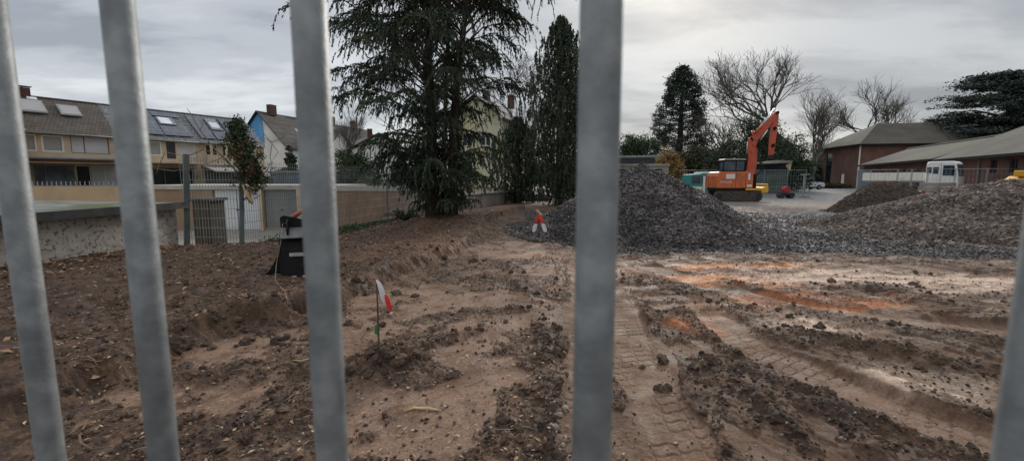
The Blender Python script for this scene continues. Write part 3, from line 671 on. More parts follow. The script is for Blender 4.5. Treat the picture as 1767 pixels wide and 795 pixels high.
def gable_roof(x0, x1, yf, yr, yb, ze, zr, th=.16):
    mb = MB()
    for (ya, za), (yc, zc) in (((yf, ze), (yr, zr)), ((yb, ze), (yr, zr))):
        mb.add([(x0, ya, za), (x1, ya, za), (x1, yc, zc), (x0, yc, zc), (x0, ya, za-th), (x1, ya, za-th), (x1, yc, zc-th), (x0, yc, zc-th)],
               [(0, 1, 2, 3), (7, 6, 5, 4), (0, 4, 5, 1), (1, 5, 6, 2), (3, 7, 4, 0)] if ya < yc else [(3, 2, 1, 0), (4, 5, 6, 7), (1, 5, 4, 0), (2, 6, 5, 1), (0, 4, 7, 3)])
    mb.tube([(x0, yr, zr+.02), (x1, yr, zr+.02)], .11, 8)
    return mb
def on_slope(x0, x1, t0, t1, yf, yr, ze, zr, lift, th):
    n = Vector((0, -(zr-ze), yr-yf)).normalized()
    P = lambda x, t, l: Vector((x, yf+(yr-yf)*t, ze+(zr-ze)*t))+n*l
    vs = [P(x, t, l) for l in (lift, lift+th) for (x, t) in ((x0, t0), (x1, t0), (x1, t1), (x0, t1))]
    return MB().add(vs, [(3, 2, 1, 0), (4, 5, 6, 7), (0, 1, 5, 4), (1, 2, 6, 5), (2, 3, 7, 6), (3, 0, 4, 7)])
M_cream = mat('cream_render', (.58, .47, .335), .9, (.50, .405, .29), .7, bump=.003, bscale=40, dirt=((.30, .24, .18), .45, .52, .75))
M_tan = mat('tan_render', (.45, .27, .13), .9, (.38, .235, .12), .7, dirt=((.28, .17, .10), .5, .5, .75))
M_white = mat('white_render', (.78, .77, .73), .9, (.70, .69, .66), .5, dirt=((.42, .41, .38), .35, .5, .8))
M_blue = mat('blue_cladding', (.12, .36, .66), .7, (.10, .31, .60), .8); pattern(M_blue, 'b', 30, .22, .006, .7, 'XZ', .06, .05)
M_tile = mat('brown_tiles', (.085, .066, .052), .8, (.125, .097, .075), 1.2); pattern(M_tile, 't', .3, .26, .04, .45, 'XZ', .16, .3)
M_slate = mat('slate_tiles', (.14, .145, .155), .6, (.25, .255, .26), 2.5); pattern(M_slate, 't', .32, .24, .04, .35, 'XZ', .18, .5)
M_dtile = mat('dark_tiles', (.055, .045, .040), .8, (.085, .070, .060), .9); pattern(M_dtile, 't', .3, .25, .03, .5, 'XZ', .14, .3)
M_solar = mat('solar_glass', (.075, .080, .100), .22, (.095, .100, .125), .5); pattern(M_solar, 't', 1.0, .95, .004, 1.9, 'XZ', .035, .08)
M_shut = mat('grey_shutter', (.33, .32, .31), .6, (.37, .36, .35), .5); pattern(M_shut, 's', 50, .07, .004, .75, 'XZ', .12, .04)
M_shutw = mat('white_shutter', (.56, .56, .57), .6, (.50, .50, .51), .5); pattern(M_shutw, 's', 50, .07, .004, .8, 'XZ', .1, .03)
M_frw = mat('white_frame', (.70, .68, .62), .5); M_brown = mat('brown_frame', (.16, .065, .035), .5); M_dark = mat('dark_glass_and_shade', (.012, .015, .020), .12, (.03, .034, .04), 1)
M_glass = mat('window_glass', (.10, .12, .14), .10, (.20, .22, .24), .8); M_grey = mat('grey_metal', (.16, .17, .18), .5, (.22, .23, .24), 3); M_zinc = mat('zinc', (.12, .15, .15), .55, (.18, .20, .20), 3)
M_chim = mat('chimney_brick', (.10, .045, .035), .9, (.14, .07, .055), 3); pattern(M_chim, 'b', .25, .08, .01, .6, 'ANY', .15, .3)
M_sky_l = mat('skylight_glass', (.55, .60, .66), .08, (.70, .74, .78), .6)
# ------------------------------------------------------------------ terraced houses on the left
O = Vector((-45, 41, 0)); RZ = math.atan2(.857, .515)
def house(s0, s1, fwd, wallm, roofm, lab, z0=.55, ze=6.3, zr=9.75, dep=9.0, ops=(), name='terraced_house', ov=.45):
    loc = (O.x+.515*s0+.857*fwd, O.y+.857*s0-.515*fwd, z0); t = thing(name, lab, 'house', loc, RZ); Lx = s1-s0
    ze -= z0; zr -= z0; mb = MB()
    facade(mb, 0, Lx, 0, ze, [(o[0]-s0, o[1]-s0, o[2]-z0, o[3]-z0) for o in ops])
    y2 = dep; mb.add([(0, 0, 0), (0, y2, 0), (0, y2, ze), (0, y2/2, zr-.25), (0, 0, ze)], [(4, 3, 2, 1, 0)])
    mb.add([(Lx, 0, 0), (Lx, y2, 0), (Lx, y2, ze), (Lx, y2/2, zr-.25), (Lx, 0, ze)], [(0, 1, 2, 3, 4)]); mb.add([(0, y2, 0), (Lx, y2, 0), (Lx, y2, ze), (0, y2, ze)], [(3, 2, 1, 0)])
    mb.build('wall', wallm, t)
    rd = (zr-ze)/(dep/2); r = gable_roof(-.02, Lx+.02, -ov, dep/2, dep+ov, ze-ov*rd, zr).build('roof', roofm, t)
    yf, yr, zf = -ov, dep/2, ze-ov*rd
    mb = MB(); mb.tube([(-.02, -ov-.07, zf-.06), (Lx+.02, -ov-.07, zf-.06)], .075, 8); g_ = mb.build('gutter', M_zinc, t, smooth=True)
    def sl(x0, x1, a, b_, lift, th, nm, m, par=r): return on_slope(x0-s0, x1-s0, a, b_, yf, yr, zf, zr, lift, th).build(nm, m, par)
    def win(a, b_, c, d_, mf, mp, **k): return window(t, a-s0, b_-s0, c-z0, d_-z0, mf, mp, **k)
    return t, r, sl, win
# brown roofed house
ops = [(-.28, .62, 4.2, 5.75), (.95, 2.45, 4.2, 5.75), (2.95, 5.85, 4.15, 5.9), (.2, 3.0, .9, 2.95), (3.1, 4.2, .9, 2.95), (4.3, 6.3, .9, 2.95)]
t, r, sl, win = house(-1, 6.5, 0, M_cream, M_tile, 'cream terraced house with brown tiled roof and two grey roof shutters', ops=ops)
win(-.28, .62, 4.2, 5.75, M_frw, M_shut, pane='shutter', proud=.06, fw=.12); win(.95, 2.45, 4.2, 5.75, M_frw, M_shut, pane='shutter', proud=.06, fw=.12)
win(2.95, 5.85, 4.15, 5.9, M_brown, M_shutw, mull=(3.75+1.2,), pane='shutter')
win(.2, 3.0, .9, 2.95, M_grey, M_glass, mull=(2.0,)); win(3.1, 4.2, .9, 2.95, M_frw, M_dark, name='door'); win(4.3, 6.3, .9, 2.95, M_frw, M_shutw, mull=(6.3,))
for a, b_, c, d_ in ((.15, 2.1, .50, .86), (3.0, 4.6, .50, .80)):
    o = sl(a, b_, c, d_, .09, .14, 'roof_window', M_grey); sl(a+.12, b_-.12, c+.03, d_-.03, .235, .02, 'roof_shutter', M_shut, o)
sl(1.2, 1.9, .90, .97, .06, .06, 'skylight', M_sky_l)
o = MB().bb(1.55, 2.55, 4.3, 4.9, 9.0, 10.0).build('chimney', M_chim, r); MB().box((2.05, 4.6, 10.14), (1.25, .8, .06)).build('chimney_cap', M_grey, o)
MB().tube([(2.05, 4.6, 10.0), (2.05, 4.6, 10.14)], .05, 6).build('cap_post', M_grey, o)
MB().bb(.2, 7.2, -2.6, -.01, 2.5, 2.62).build('canopy', mat('awning', (.20, .10, .06), .8, (.25, .14, .09), 1), t, label='brown awning over the terrace')
MB().bb(.2, 7.2, -1.1, -.01, 2.95, 3.1).build('canopy_beam', M_grey, t)
# solar roofed house
ops = [(7.6, 8.6, 4.2, 5.75), (9.0, 10.4, 4.2, 5.75), (10.85, 11.75, 3.9, 5.8), (11.9, 13.8, 4.2, 5.75), (7.2, 13.4, .9, 2.9)]
t, r, sl, win = house(6.5, 14, 0, M_cream, M_slate, 'cream terraced house with dark solar panels and one bright skylight', ops=ops)
win(7.6, 8.6, 4.2, 5.75, M_frw, M_shut, pane='shutter', proud=.06, fw=.12); win(9.0, 10.4, 4.2, 5.75, M_frw, M_shut, pane='shutter', proud=.06, fw=.12)
win(10.85, 11.75, 3.9, 5.8, M_brown, M_dark, name='door'); win(11.9, 13.8, 4.2, 5.75, M_frw, M_shutw, pane='shutter'); win(7.2, 13.4, .9, 2.9, M_grey, M_dark, mull=(2, 4))
sl(8.0, 10.9, .14, .93, .10, .05, 'solar_panel', M_solar); sl(11.0, 13.8, .14, .45, .10, .05, 'solar_panel', M_solar); sl(11.0, 13.8, .78, .93, .10, .05, 'solar_panel', M_solar)
o = sl(11.2, 12.9, .50, .74, .07, .10, 'roof_window', M_grey); sl(11.35, 12.5, .52, .72, .175, .02, 'pane', M_sky_l, o)
MB().bb(.3, 7.3, -2.8, -.01, 2.75, 2.9).build('canopy', M_cream, t)
# second solar house
ops = [(14.9, 16.2, 4.5, 5.75), (16.8, 18.0, 4.5, 5.75), (18.6, 20, 4.5, 5.75), (14.6, 21.2, .9, 2.7)]
t, r, sl, win = house(14, 22, 0, M_cream, M_slate, 'cream terraced house at the row end with balcony posts and solar strips', ops=ops)
for a, b_ in ((14.9, 16.2), (16.8, 18.0), (18.6, 20)): win(a, b_, 4.5, 5.75, M_frw, M_dark)
win(14.6, 21.2, .9, 2.7, M_grey, M_glass, mull=(1.3, 2.6, 3.9, 5.2), fw=.12)
for a, b_ in ((14.6, 16.2), (18.3, 21.4)): sl(a, b_, .12, .93, .10, .05, 'solar_panel', M_solar)
sl(16.4, 18.1, .12, .4, .10, .05, 'solar_panel', M_solar); o = sl(16.6, 17.9, .46, .86, .07, .10, 'roof_window', M_grey); sl(16.75, 17.75, .52, .72, .175, .02, 'pane', M_sky_l, o)
for kx in (1.0, 2.7, 4.5, 6.3): MB().bb(kx, kx+.22, -1.0, -.78, 3.55, 5.2).build('balcony_post', M_cream, t)
MB().bb(.6, 7.4, -1.02, -.86, 2.75, 3.85).build('balcony', M_cream, t)
MB().prism([(-3.4, 2.0), (-.02, 2.75), (-.02, 2.63), (-3.4, 1.88)], .2, 7.2, 'YZ').build('patio_roof', M_shut, t)
# nearest house in the row
ops = [(-3.1, -1.35, 4.1, 5.6), (-3.3, -1.3, .6, 2.6), (-7, -5, 4.1, 5.6)]
t, r, sl, win = house(-9.5, -.55, 2.3, M_tan, M_slate, 'orange tan terraced house with grey slate roof at the left edge', ops=ops)
win(-3.1, -1.35, 4.1, 5.6, M_brown, M_shutw, fw=.2, pane='shutter'); win(-3.3, -1.3, .6, 2.6, M_brown, M_dark, fw=.14); win(-7, -5, 4.1, 5.6, M_brown, M_shutw, fw=.16, pane='shutter')
MB().tube([(8.8, -.4, 5.5), (8.72, -.12, 5.1), (8.72, -.10, 4.6), (8.80, -.10, 0)], .05, 8).build('downpipe', M_zinc, t, smooth=True)
MB().bb(6.6, 7.6, -.5, -.01, 2.3, 2.42).build('window_hood', M_brown, t)
o = MB().tube([(6.95, 4.5, 9.1), (6.95, 4.5, 10.3)], .03, 6).build('aerial_mast', M_grey, r)
MB().tube([(6.9, 4.2, 10.15), (6.92, 4.1, 10.2)], [.50, .42], 20).build('satellite_dish', M_grey, o)
# blue gable house
th_ = math.atan2(-.29, .957); GL = Vector((-41.0, 72, 0))
bh = thing('gable_house', 'white house with bright blue upper gable and dark roof beyond the terraced row', 'house', (GL.x, GL.y, .3), th_)
mb = MB(); hw = 5.4; ze, zr = 6.3, 11.9
def gable_end(mb, hw, ze, zr, y, cut=None):
    mb.add([(-hw, y, 0), (hw, y, 0), (hw, y, ze), (0, y, zr), (-hw, y, ze)], [(0, 1, 2, 3, 4)])
gable_end(mb, hw, ze, zr, 0); mb.add([(hw, 0, 0), (hw, 30, 0), (hw, 30, ze), (hw, 0, ze), (-hw, 0, 0), (-hw, 30, 0), (-hw, 30, ze), (-hw, 0, ze)], [(0, 1, 2, 3), (7, 6, 5, 4)]); mb.build('wall', M_white, bh)
MB().prism([(-hw, ze-2), (.9, 7.2), (.7, zr-.75), (0, zr-.02), (-hw, ze)], -.09, -.004).build('blue_cladding', M_blue, bh)
def xroof(hw, ze, zr, y0, y1, ov=.4, th=.2):
    mb = MB(); s_ = (zr-ze)/hw
    for k_ in (-1, 1):
        a = [(k_*(hw+ov), ze-s_*ov+.1), (0, zr+.1), (0, zr+.1+th), (k_*(hw+ov), ze-s_*ov+.1+th)]; mb.prism(a, y0, y1)
    return mb
rf = xroof(hw, ze, zr, -.5, 30).build('roof', M_dtile, bh)
for yy in (2.5, 9, 17, 24): MB().box((.2, yy, zr+.75), (.9, 1.2, 1.7)).build('chimney', M_chim, rf)
for yy in (5.5, 14): MB().box((2.7, yy, 9.45), (.9, 1.1, .1), ry=R(46)).build('skylight', M_sky_l, rf)
window(bh, -1.9, -.9, 7.6, 9.3, M_frw, M_dark, y=-.2, mull=(-1.4,)); window(bh, 3.9, 5.0, 1.6, 3.2, M_frw, M_dark, y=-.15)
# houses seen through the trees
def far_house(name, lab, loc, rz, hw, dep, ze, zr, wm, rm, wins=(), chim=()):
    o = thing(name, lab, 'house', loc, rz); mb = MB(); gable_end(mb, hw, ze, zr, 0)
    mb.add([(hw, 0, 0), (hw, dep, 0), (hw, dep, ze), (hw, 0, ze), (-hw, 0, 0), (-hw, dep, 0), (-hw, dep, ze), (-hw, 0, ze)], [(0, 1, 2, 3), (7, 6, 5, 4)]); mb.build('wall', wm, o)
    r = xroof(hw, ze, zr, -.4, dep+.4).build('roof', rm, o)
    for a, b_, c, d_ in wins: window(o, a, b_, c, d_, M_frw, M_dark, y=-.13, mull=((a+b_)/2,))
    for x_, yy in chim: MB().box((x_, yy, zr+.3), (.7, .7, 1.6)).build('chimney', M_chim, r)
    return o
M_yel = mat('pale_yellow_render', (.50, .46, .26), .9, (.58, .56, .42), .4)
p = A(822, 300, 50); far_house('gable_house', 'tall pale yellow and white gabled house behind the twin trunked tree', (p.x, 50, .7), R(-18), 3.1, 9, 7.6, 10.0, M_yel, M_dtile, [(-1.6, -.4, 4.6, 6), (.6, 1.8, 4.6, 6), (-1.6, -.4, 1.6, 3)], [(.3, 2.5), (2.2, 6)])
p = A(655, 300, 62); far_house('gable_house', 'white house with low brown roof seen between the third bar and the big tree', (p.x, 62, .7), R(20), 4.6, 10, 4.4, 7.0, M_white, M_dtile, [(-3, -1.9, .8, 3.2), (-.5, .7, 1.6, 3), (2, 3.4, 1.3, 3)], [(-1, 3), (1.6, 7)])
p = A(590, 300, 78); far_house('gable_house', 'white house with dark ridge roof just right of the third bar', (p.x, 78, .7), R(75), 4.8, 16, 5.0, 9.2, M_white, M_dtile, [(-3, -1.6, 2.2, 3.6), (1, 2.4, 2.2, 3.6)], [(0, 3), (0, 12)])
p = A(895, 300, 58); far_house('gable_house', 'white house with blue grey windows behind the ivy clad tree', (p.x, 58, .7), R(80), 3.4, 8, 4.2, 6.6, M_white, M_dtile, [(-2, -.6, 1.8, 3.3), (.8, 2.2, 1.8, 3.3)], [])
# blue container and shed in the gardens
cb_ = thing('garden_container', 'blue grey metal garden container above the grey garage door', 'container', (*A(515, 318, 30).xy, .8))
M_cont = mat('container_blue', (.085, .125, .165), .5, (.10, .14, .18), 1); pattern(M_cont, 's', .22, 50, .02, .8, 'XZ', .002, .05)
MB().bb(-1.75, 2.4, 0, 2.4, 0, 1.25).build('body', M_cont, cb_, bevel=.02); MB().bb(-1.9, 2.5, -.1, 2.5, 1.25, 1.36).build('lid', M_grey, cb_); MB().bb(-2.5, -1.85, .1, 2.0, 0, 1.0).build('cupboard', M_dark, cb_)
# ------------------------------------------------------------------ garages with the terrace wall
M_gbrown = mat('brown_garage_wall', (.25, .155, .092), .9, (.20, .125, .075), .8, bump=.004, bscale=30, dirt=((.12, .085, .06), .9, .5, .8))
M_fas = mat('pale_fascia', (.46, .43, .38), .85, (.38, .36, .32), 1.2, dirt=((.22, .21, .19), 1.5, .55, .75))
M_gw = mat('white_garage_door', (.80, .82, .84), .5, (.72, .74, .76), .7); M_gg = mat('grey_garage_door', (.17, .17, .165), .6, (.20, .20, .19), .7)
pattern(M_gw, 's', .12, 50, .006, .8, 'XZ', .0012, .03); pattern(M_gg, 's', 50, .12, .006, .8, 'XZ', .08, .03)
YG = 22.0
gx = lambda px: A(px, 350, YG).x
gr = thing('garage_row', 'flat roofed row of tan garages with white and grey doors beyond the mesh fence', 'garages', (gx(368), YG, -.95)); o0 = gx(368)
gl = lambda px: gx(px)-o0
ops = [(gl(368), gl(447), .0, 2.02), (gl(455), gl(513), .12, 2.02), (gl(523), gl(578), .1, 2.0)]
mb = MB(); facade(mb, gl(238), gl(583), 0, 2.06, ops, dep=.2); mb.add([(gl(583), 0, 0), (gl(583), 5, 0), (gl(583), 5, 2.06), (gl(583), 0, 2.06)], [(0, 1, 2, 3)]); mb.build('wall', mat('tan_garage_wall', (.30, .20, .12), .9, (.25, .165, .10), .8), gr)
MB().bb(gl(238), gl(585), -.06, 5, 2.06, 2.27).build('fascia', M_fas, gr)
for a, b_, c, d_, m_ in ((*ops[0][:2], .0, 2.02, M_gw), (*ops[1][:2], .12, 2.02, M_gg), (*ops[2][:2], .1, 2.0, M_gw)):
    d = MB().bb(a+.03, b_-.03, .10, .15, c, d_).build('garage_door', m_, gr, label='white metal garage door' if m_ is M_gw else 'grey metal garage door')
    MB().bb((a+b_)/2-.06, (a+b_)/2+.06, .06, .10, 1.0, 1.06).build('handle', M_dark, d)
MB().bb((ops[0][0]+ops[0][1])/2-.012, (ops[0][0]+ops[0][1])/2+.012, .085, .10, .02, 2.0).build('door_joint', M_grey, gr)
MB().bb(gl(449), gl(454), -.12, -.001, 0, 2.05).build('pilaster', M_cream, gr); MB().bb(gl(514), gl(522), -.12, -.001, 0, 2.05).build('pilaster', M_cream, gr)
# left terrace wall with spikes
tw = thing('terrace_wall', 'beige terrace wall with short railing spikes below the terraced houses', 'garden wall', (gx(238), YG+.02, -.95))
l_ = gx(238)-gx(-60)
MB().bb(-l_, -.01, 0, .3, 0, 2.2).build('wall', mat('beige_wall', (.50, .35, .21), .9, (.43, .30, .18), .6, dirt=((.26, .20, .14), .7, .55, .8)), tw)
for kx in range(int(l_/.24)): MB().bb(-kx*.24-.1, -kx*.24-.07, .12, .15, 2.2, 2.46).build('spike', M_grey, tw)
MB().bb(-l_, -.02, .11, .16, 2.22, 2.25).build('rail', M_grey, tw)
bw = thing('boundary_wall', 'plain brown rendered wall with white coping left of the big tree', 'garden wall', (gx(592), YG-.2, -.95)); l2 = gx(760)-gx(585)
MB().bb(-.2, l2, 0, .25, 0, 1.98).build('wall', M_gbrown, bw); MB().bb(-.2, l2+.03, -.05, .32, 1.98, 2.22).build('coping', M_fas, bw, bevel=.01)
# concrete retaining wall to the right of the tree
M_conc = mat('old_concrete', (.24, .21, .175), .9, (.32, .285, .24), 1.3, bump=.006, bscale=20, dirt=((.12, .105, .085), .8, .5, .75))
rw = thing('retaining_wall', 'weathered concrete wall with dark coping running back behind the trees', 'concrete wall', (WALL[0][0], WALL[0][1], 0))
for (x0, y0), (x1, y1) in zip(WALL[:-1], WALL[1:]):
    l = math.hypot(x1-x0, y1-y0); a = math.atan2(y1-y0, x1-x0); c = ((x0+x1)/2-WALL[0][0], (y0+y1)/2-WALL[0][1])
    MB().box((*c, .17), (l, .22, 1.1), rz=a).build('wall_panel', M_conc, rw); MB().box((*c, .75), (l+.08, .34, .07), rz=a).build('coping', M_grey, rw)
# pallet of blocks in film by that wall
pb = thing('wrapped_pallet', 'low pallet of grey film wrapped bales beside the concrete wall', 'pallet', (*G(920, 346), .02)); M_film = mat('film', (.34, .38, .41), .35, (.22, .25, .27), 6)
for kx in range(6): MB().box((-1.0+kx*.42, .1*(kx % 2), .28), (.40, .9, .42)).build('bale', M_film, pb, bevel=.06)
MB().bb(-1.25, 1.35, -.5, .6, 0, .07).build('pallet_deck', M_stk, pb)
# ------------------------------------------------------------------ near garage left (rough rendered wall)
M_rr = mat('rough_render', (.46, .41, .36), .92, (.37, .33, .285), 1.6, bump=.012, bscale=22, dirt=((.20, .16, .125), 15.0, .55, .62), ramp=(.35, .65))
ng = thing('low_garage', 'low flat roofed garage with rough blotchy rendered side wall at the left', 'garage', (-7.75, 9.85, -.95))
def rough_wall(x, y0, y1, z0, z1, nx=260, nz=90):
    yy, zz_ = np.meshgrid(np.linspace(y0, y1, nx), np.linspace(z0, z1, nz)); yy = yy.ravel(); zz_ = zz_.ravel()
    n_ = fbm(yy, zz_, 9, 4, 301, .6); cr_ = ss(.50, .62, fbm(yy+.3*fbm(yy, zz_, 2, 2, 7), zz_*.8, 6.5, 3, 303))
    V = np.stack([x+.03*(n_-.5)-.010*cr_, yy, zz_], 1)
    ii = (np.arange(nz-1)[:, None]*nx+np.arange(nx-1)[None]).ravel(); return V, np.stack([ii, ii+1, ii+nx+1, ii+nx], 1)
V, Fq = rough_wall(.12, -8.5, 0.0, .4, 1.94); np_mesh('rendered_wall', V, Fq, M_rr, ng, smooth=True)
MB().bb(-6, .09, -8.5, -.02, 0, 1.93).build('wall', M_cream, ng)
M_felt = mat('roof_felt', (.105, .11, .098), .85, (.19, .195, .18), 1.6, bump=.01, bscale=9, dirt=((.085, .09, .028), .9, .50, .60))
MB().prism([(-6.1, 2.16), (.30, 2.05), (.30, 1.97), (-6.1, 2.02)], -8.6, .12).build('roof', M_felt, ng, bevel=.01)
MB().bb(.30, .335, -8.6, .13, 1.93, 2.075).build('roof_edge', mat('roof_edge', (.045, .045, .042), .7, (.08, .08, .075), 3), ng)
# mossy shed behind the gate
sh = thing('mossy_shed', 'small dark mossy box shed seen through the left fence panel', 'shed', (*A(335, 400, 12).xy, -.95)); M_moss = mat('mossy_boards', (.060, .055, .030), .9, (.10, .085, .05), 2.5, stretch=(5, 5, .6)); pattern(M_moss, 's', .14, 50, .01, .5, 'XZ', .0012, .2)
MB().bb(0, .50, 0, .6, 0, 1.98).build('body', M_moss, sh); MB().bb(-.05, .56, -.06, .7, 1.98, 2.06).build('roof', mat('shed_roof', (.035, .03, .028), .8), sh)
# ------------------------------------------------------------------ wire mesh fences
M_wire = mat('galv_wire', (.30, .32, .31), .5, (.19, .20, .20), 3); M_post = mat('fence_post', (.085, .105, .105), .5, (.13, .15, .145), 3)
def mesh_panel(mb, p0, p1, z0, z1, dv=.066, dh=.22, wv=.0065, wh=.008, off=0):
    x0, y0 = p0; x1, y1 = p1; l = math.hypot(x1-x0, y1-y0); n = int(l/dv); a = math.atan2(y1-y0, x1-x0)
    for k in range(n+1):
        t = k/n; mb.box((x0+(x1-x0)*t, y0+(y1-y0)*t, (z0+z1)/2), (wv, wv, z1-z0), rz=a)
    k = 0; z = z0+.03
    while z <= z1: mb.box(((x0+x1)/2, (y0+y1)/2, z), (l, wh*2.2, wh), rz=a); z += dh
mf = thing('mesh_fence', 'galvanised double wire mesh fence with slim posts along the garage yard', 'mesh fence', (-6.2, 10.15, 0))
def fpost(px, pyb, pyt, Y, w_=.06, par=mf, lean=0.0, name='post'):
    b_ = A(px, pyb, Y); t_ = A(px+lean, pyt, Y); L0 = par.location; return MB().tube([(b_.x-L0.x, Y-L0.y, -.3-L0.z), (t_.x-L0.x, Y-L0.y, t_.z-L0.z)], w_*.6, 4).build(name, M_post, par)
gp0 = A(320, 430, 10.0); gp1 = A(417, 425, 10.0); ptop = A(312, 268, 10.0).z
ga = thing('mesh_gate', 'wire mesh gate panel between two stout posts beside the rough wall', 'mesh gate', (gp0.x, 10.0, 0))
fpost(321, 430, 266, 10.0, .13, ga); fpost(416, 425, 264, 10.0, .10, ga)
mb = MB((gp0.x, 10.0, 0)); mesh_panel(mb, (gp0.x+.04, 10), (gp1.x-.04, 10), .05, ptop-.02); mb.build('wire_panel', M_wire, ga)
pts = [(gp1.x+.02, 10.0), (-5.55, 13.2), (A(670, 385, 17).x, 17.0), (-4.55, 21.2)]
for k in range(3):
    mb = MB(mf.location); za, zb = (.08, 2.05); mesh_panel(mb, pts[k], pts[k+1], za, zb, dv=.066 if k == 0 else .08, dh=.26, wv=.0065, wh=.009); mb.build('wire_panel', M_wire, mf)
for (x_, y_) in pts[1:]:
    MB().bb(x_-.025-mf.location.x, x_+.025-mf.location.x, y_-.03-mf.location.y, y_+.03-mf.location.y, -.4, 2.1).build('post', M_post, mf)
# ------------------------------------------------------------------ vegetation
def leafmat(name, c, c2, island=.45, scale=.8, rough=.65):
    m = mat(name, c, rough, c2, scale, island=island, spec=.3); b = m.node_tree.nodes['Principled BSDF']; b.inputs['Transmission Weight'].default_value = 0; return m
M_yew = leafmat('needle_green', (.034, .052, .030), (.060, .078, .042)); M_bark = mat('dark_bark', (.045, .034, .026), .95, (.085, .065, .05), 6, stretch=(4, 4, .6), bump=.015, bscale=14)
M_ivy = leafmat('ivy_green', (.030, .055, .026), (.060, .088, .038)); M_ivyb = leafmat('ivy_brown', (.10, .055, .025), (.16, .10, .05))
M_bare = mat('bare_bark', (.085, .074, .066), .95, (.13, .115, .10), 2); M_seq = leafmat('dark_conifer', (.026, .042, .034), (.050, .068, .050), scale=.3); M_ced = leafmat('cedar_green', (.030, .048, .042), (.058, .076, .062), scale=.25)
M_olive = leafmat('olive_shrub', (.060, .062, .030), (.095, .085, .045), scale=.5); M_gold = leafmat('golden_shrub', (.25, .16, .06), (.34, .23, .09)); M_weed = leafmat('weed_green', (.035, .060, .022), (.075, .10, .04))
def vnorm(a): return a/np.linalg.norm(a)
class Acc:
    def __init__(s): s.P = []; s.A = []; s.B = []
    def add(s, P, Ax, Bx): s.P.append(P); s.A.append(Ax); s.B.append(Bx)
    def build(s, name, m, parent, loc): return leaves(name, np.concatenate(s.P), np.concatenate(s.A), np.concatenate(s.B), m, parent, loc=None, fold=.25)
def spray(acc, pts, n, ll, lw, spread, droop=0.0):
    """needle leaves along a polyline"""
    pts = np.array(pts); seg = rng.uniform(0, len(pts)-1.001, n); i = seg.astype(int); t = (seg-i)[:, None]
    P = pts[i]*(1-t)+pts[i+1]*t; D = unit(pts[i+1]-pts[i])
    A_ = unit(D+rng.normal(0, spread, (n, 3))+np.array([0, 0, -droop])); B_ = unit(np.cross(A_, rng.normal(size=(n, 3))))
    l = ll*rng.uniform(.6, 1.3, (n, 1)); acc.add(P+A_*l*.6, A_*l, B_*lw*rng.uniform(.6, 1.2, (n, 1)))
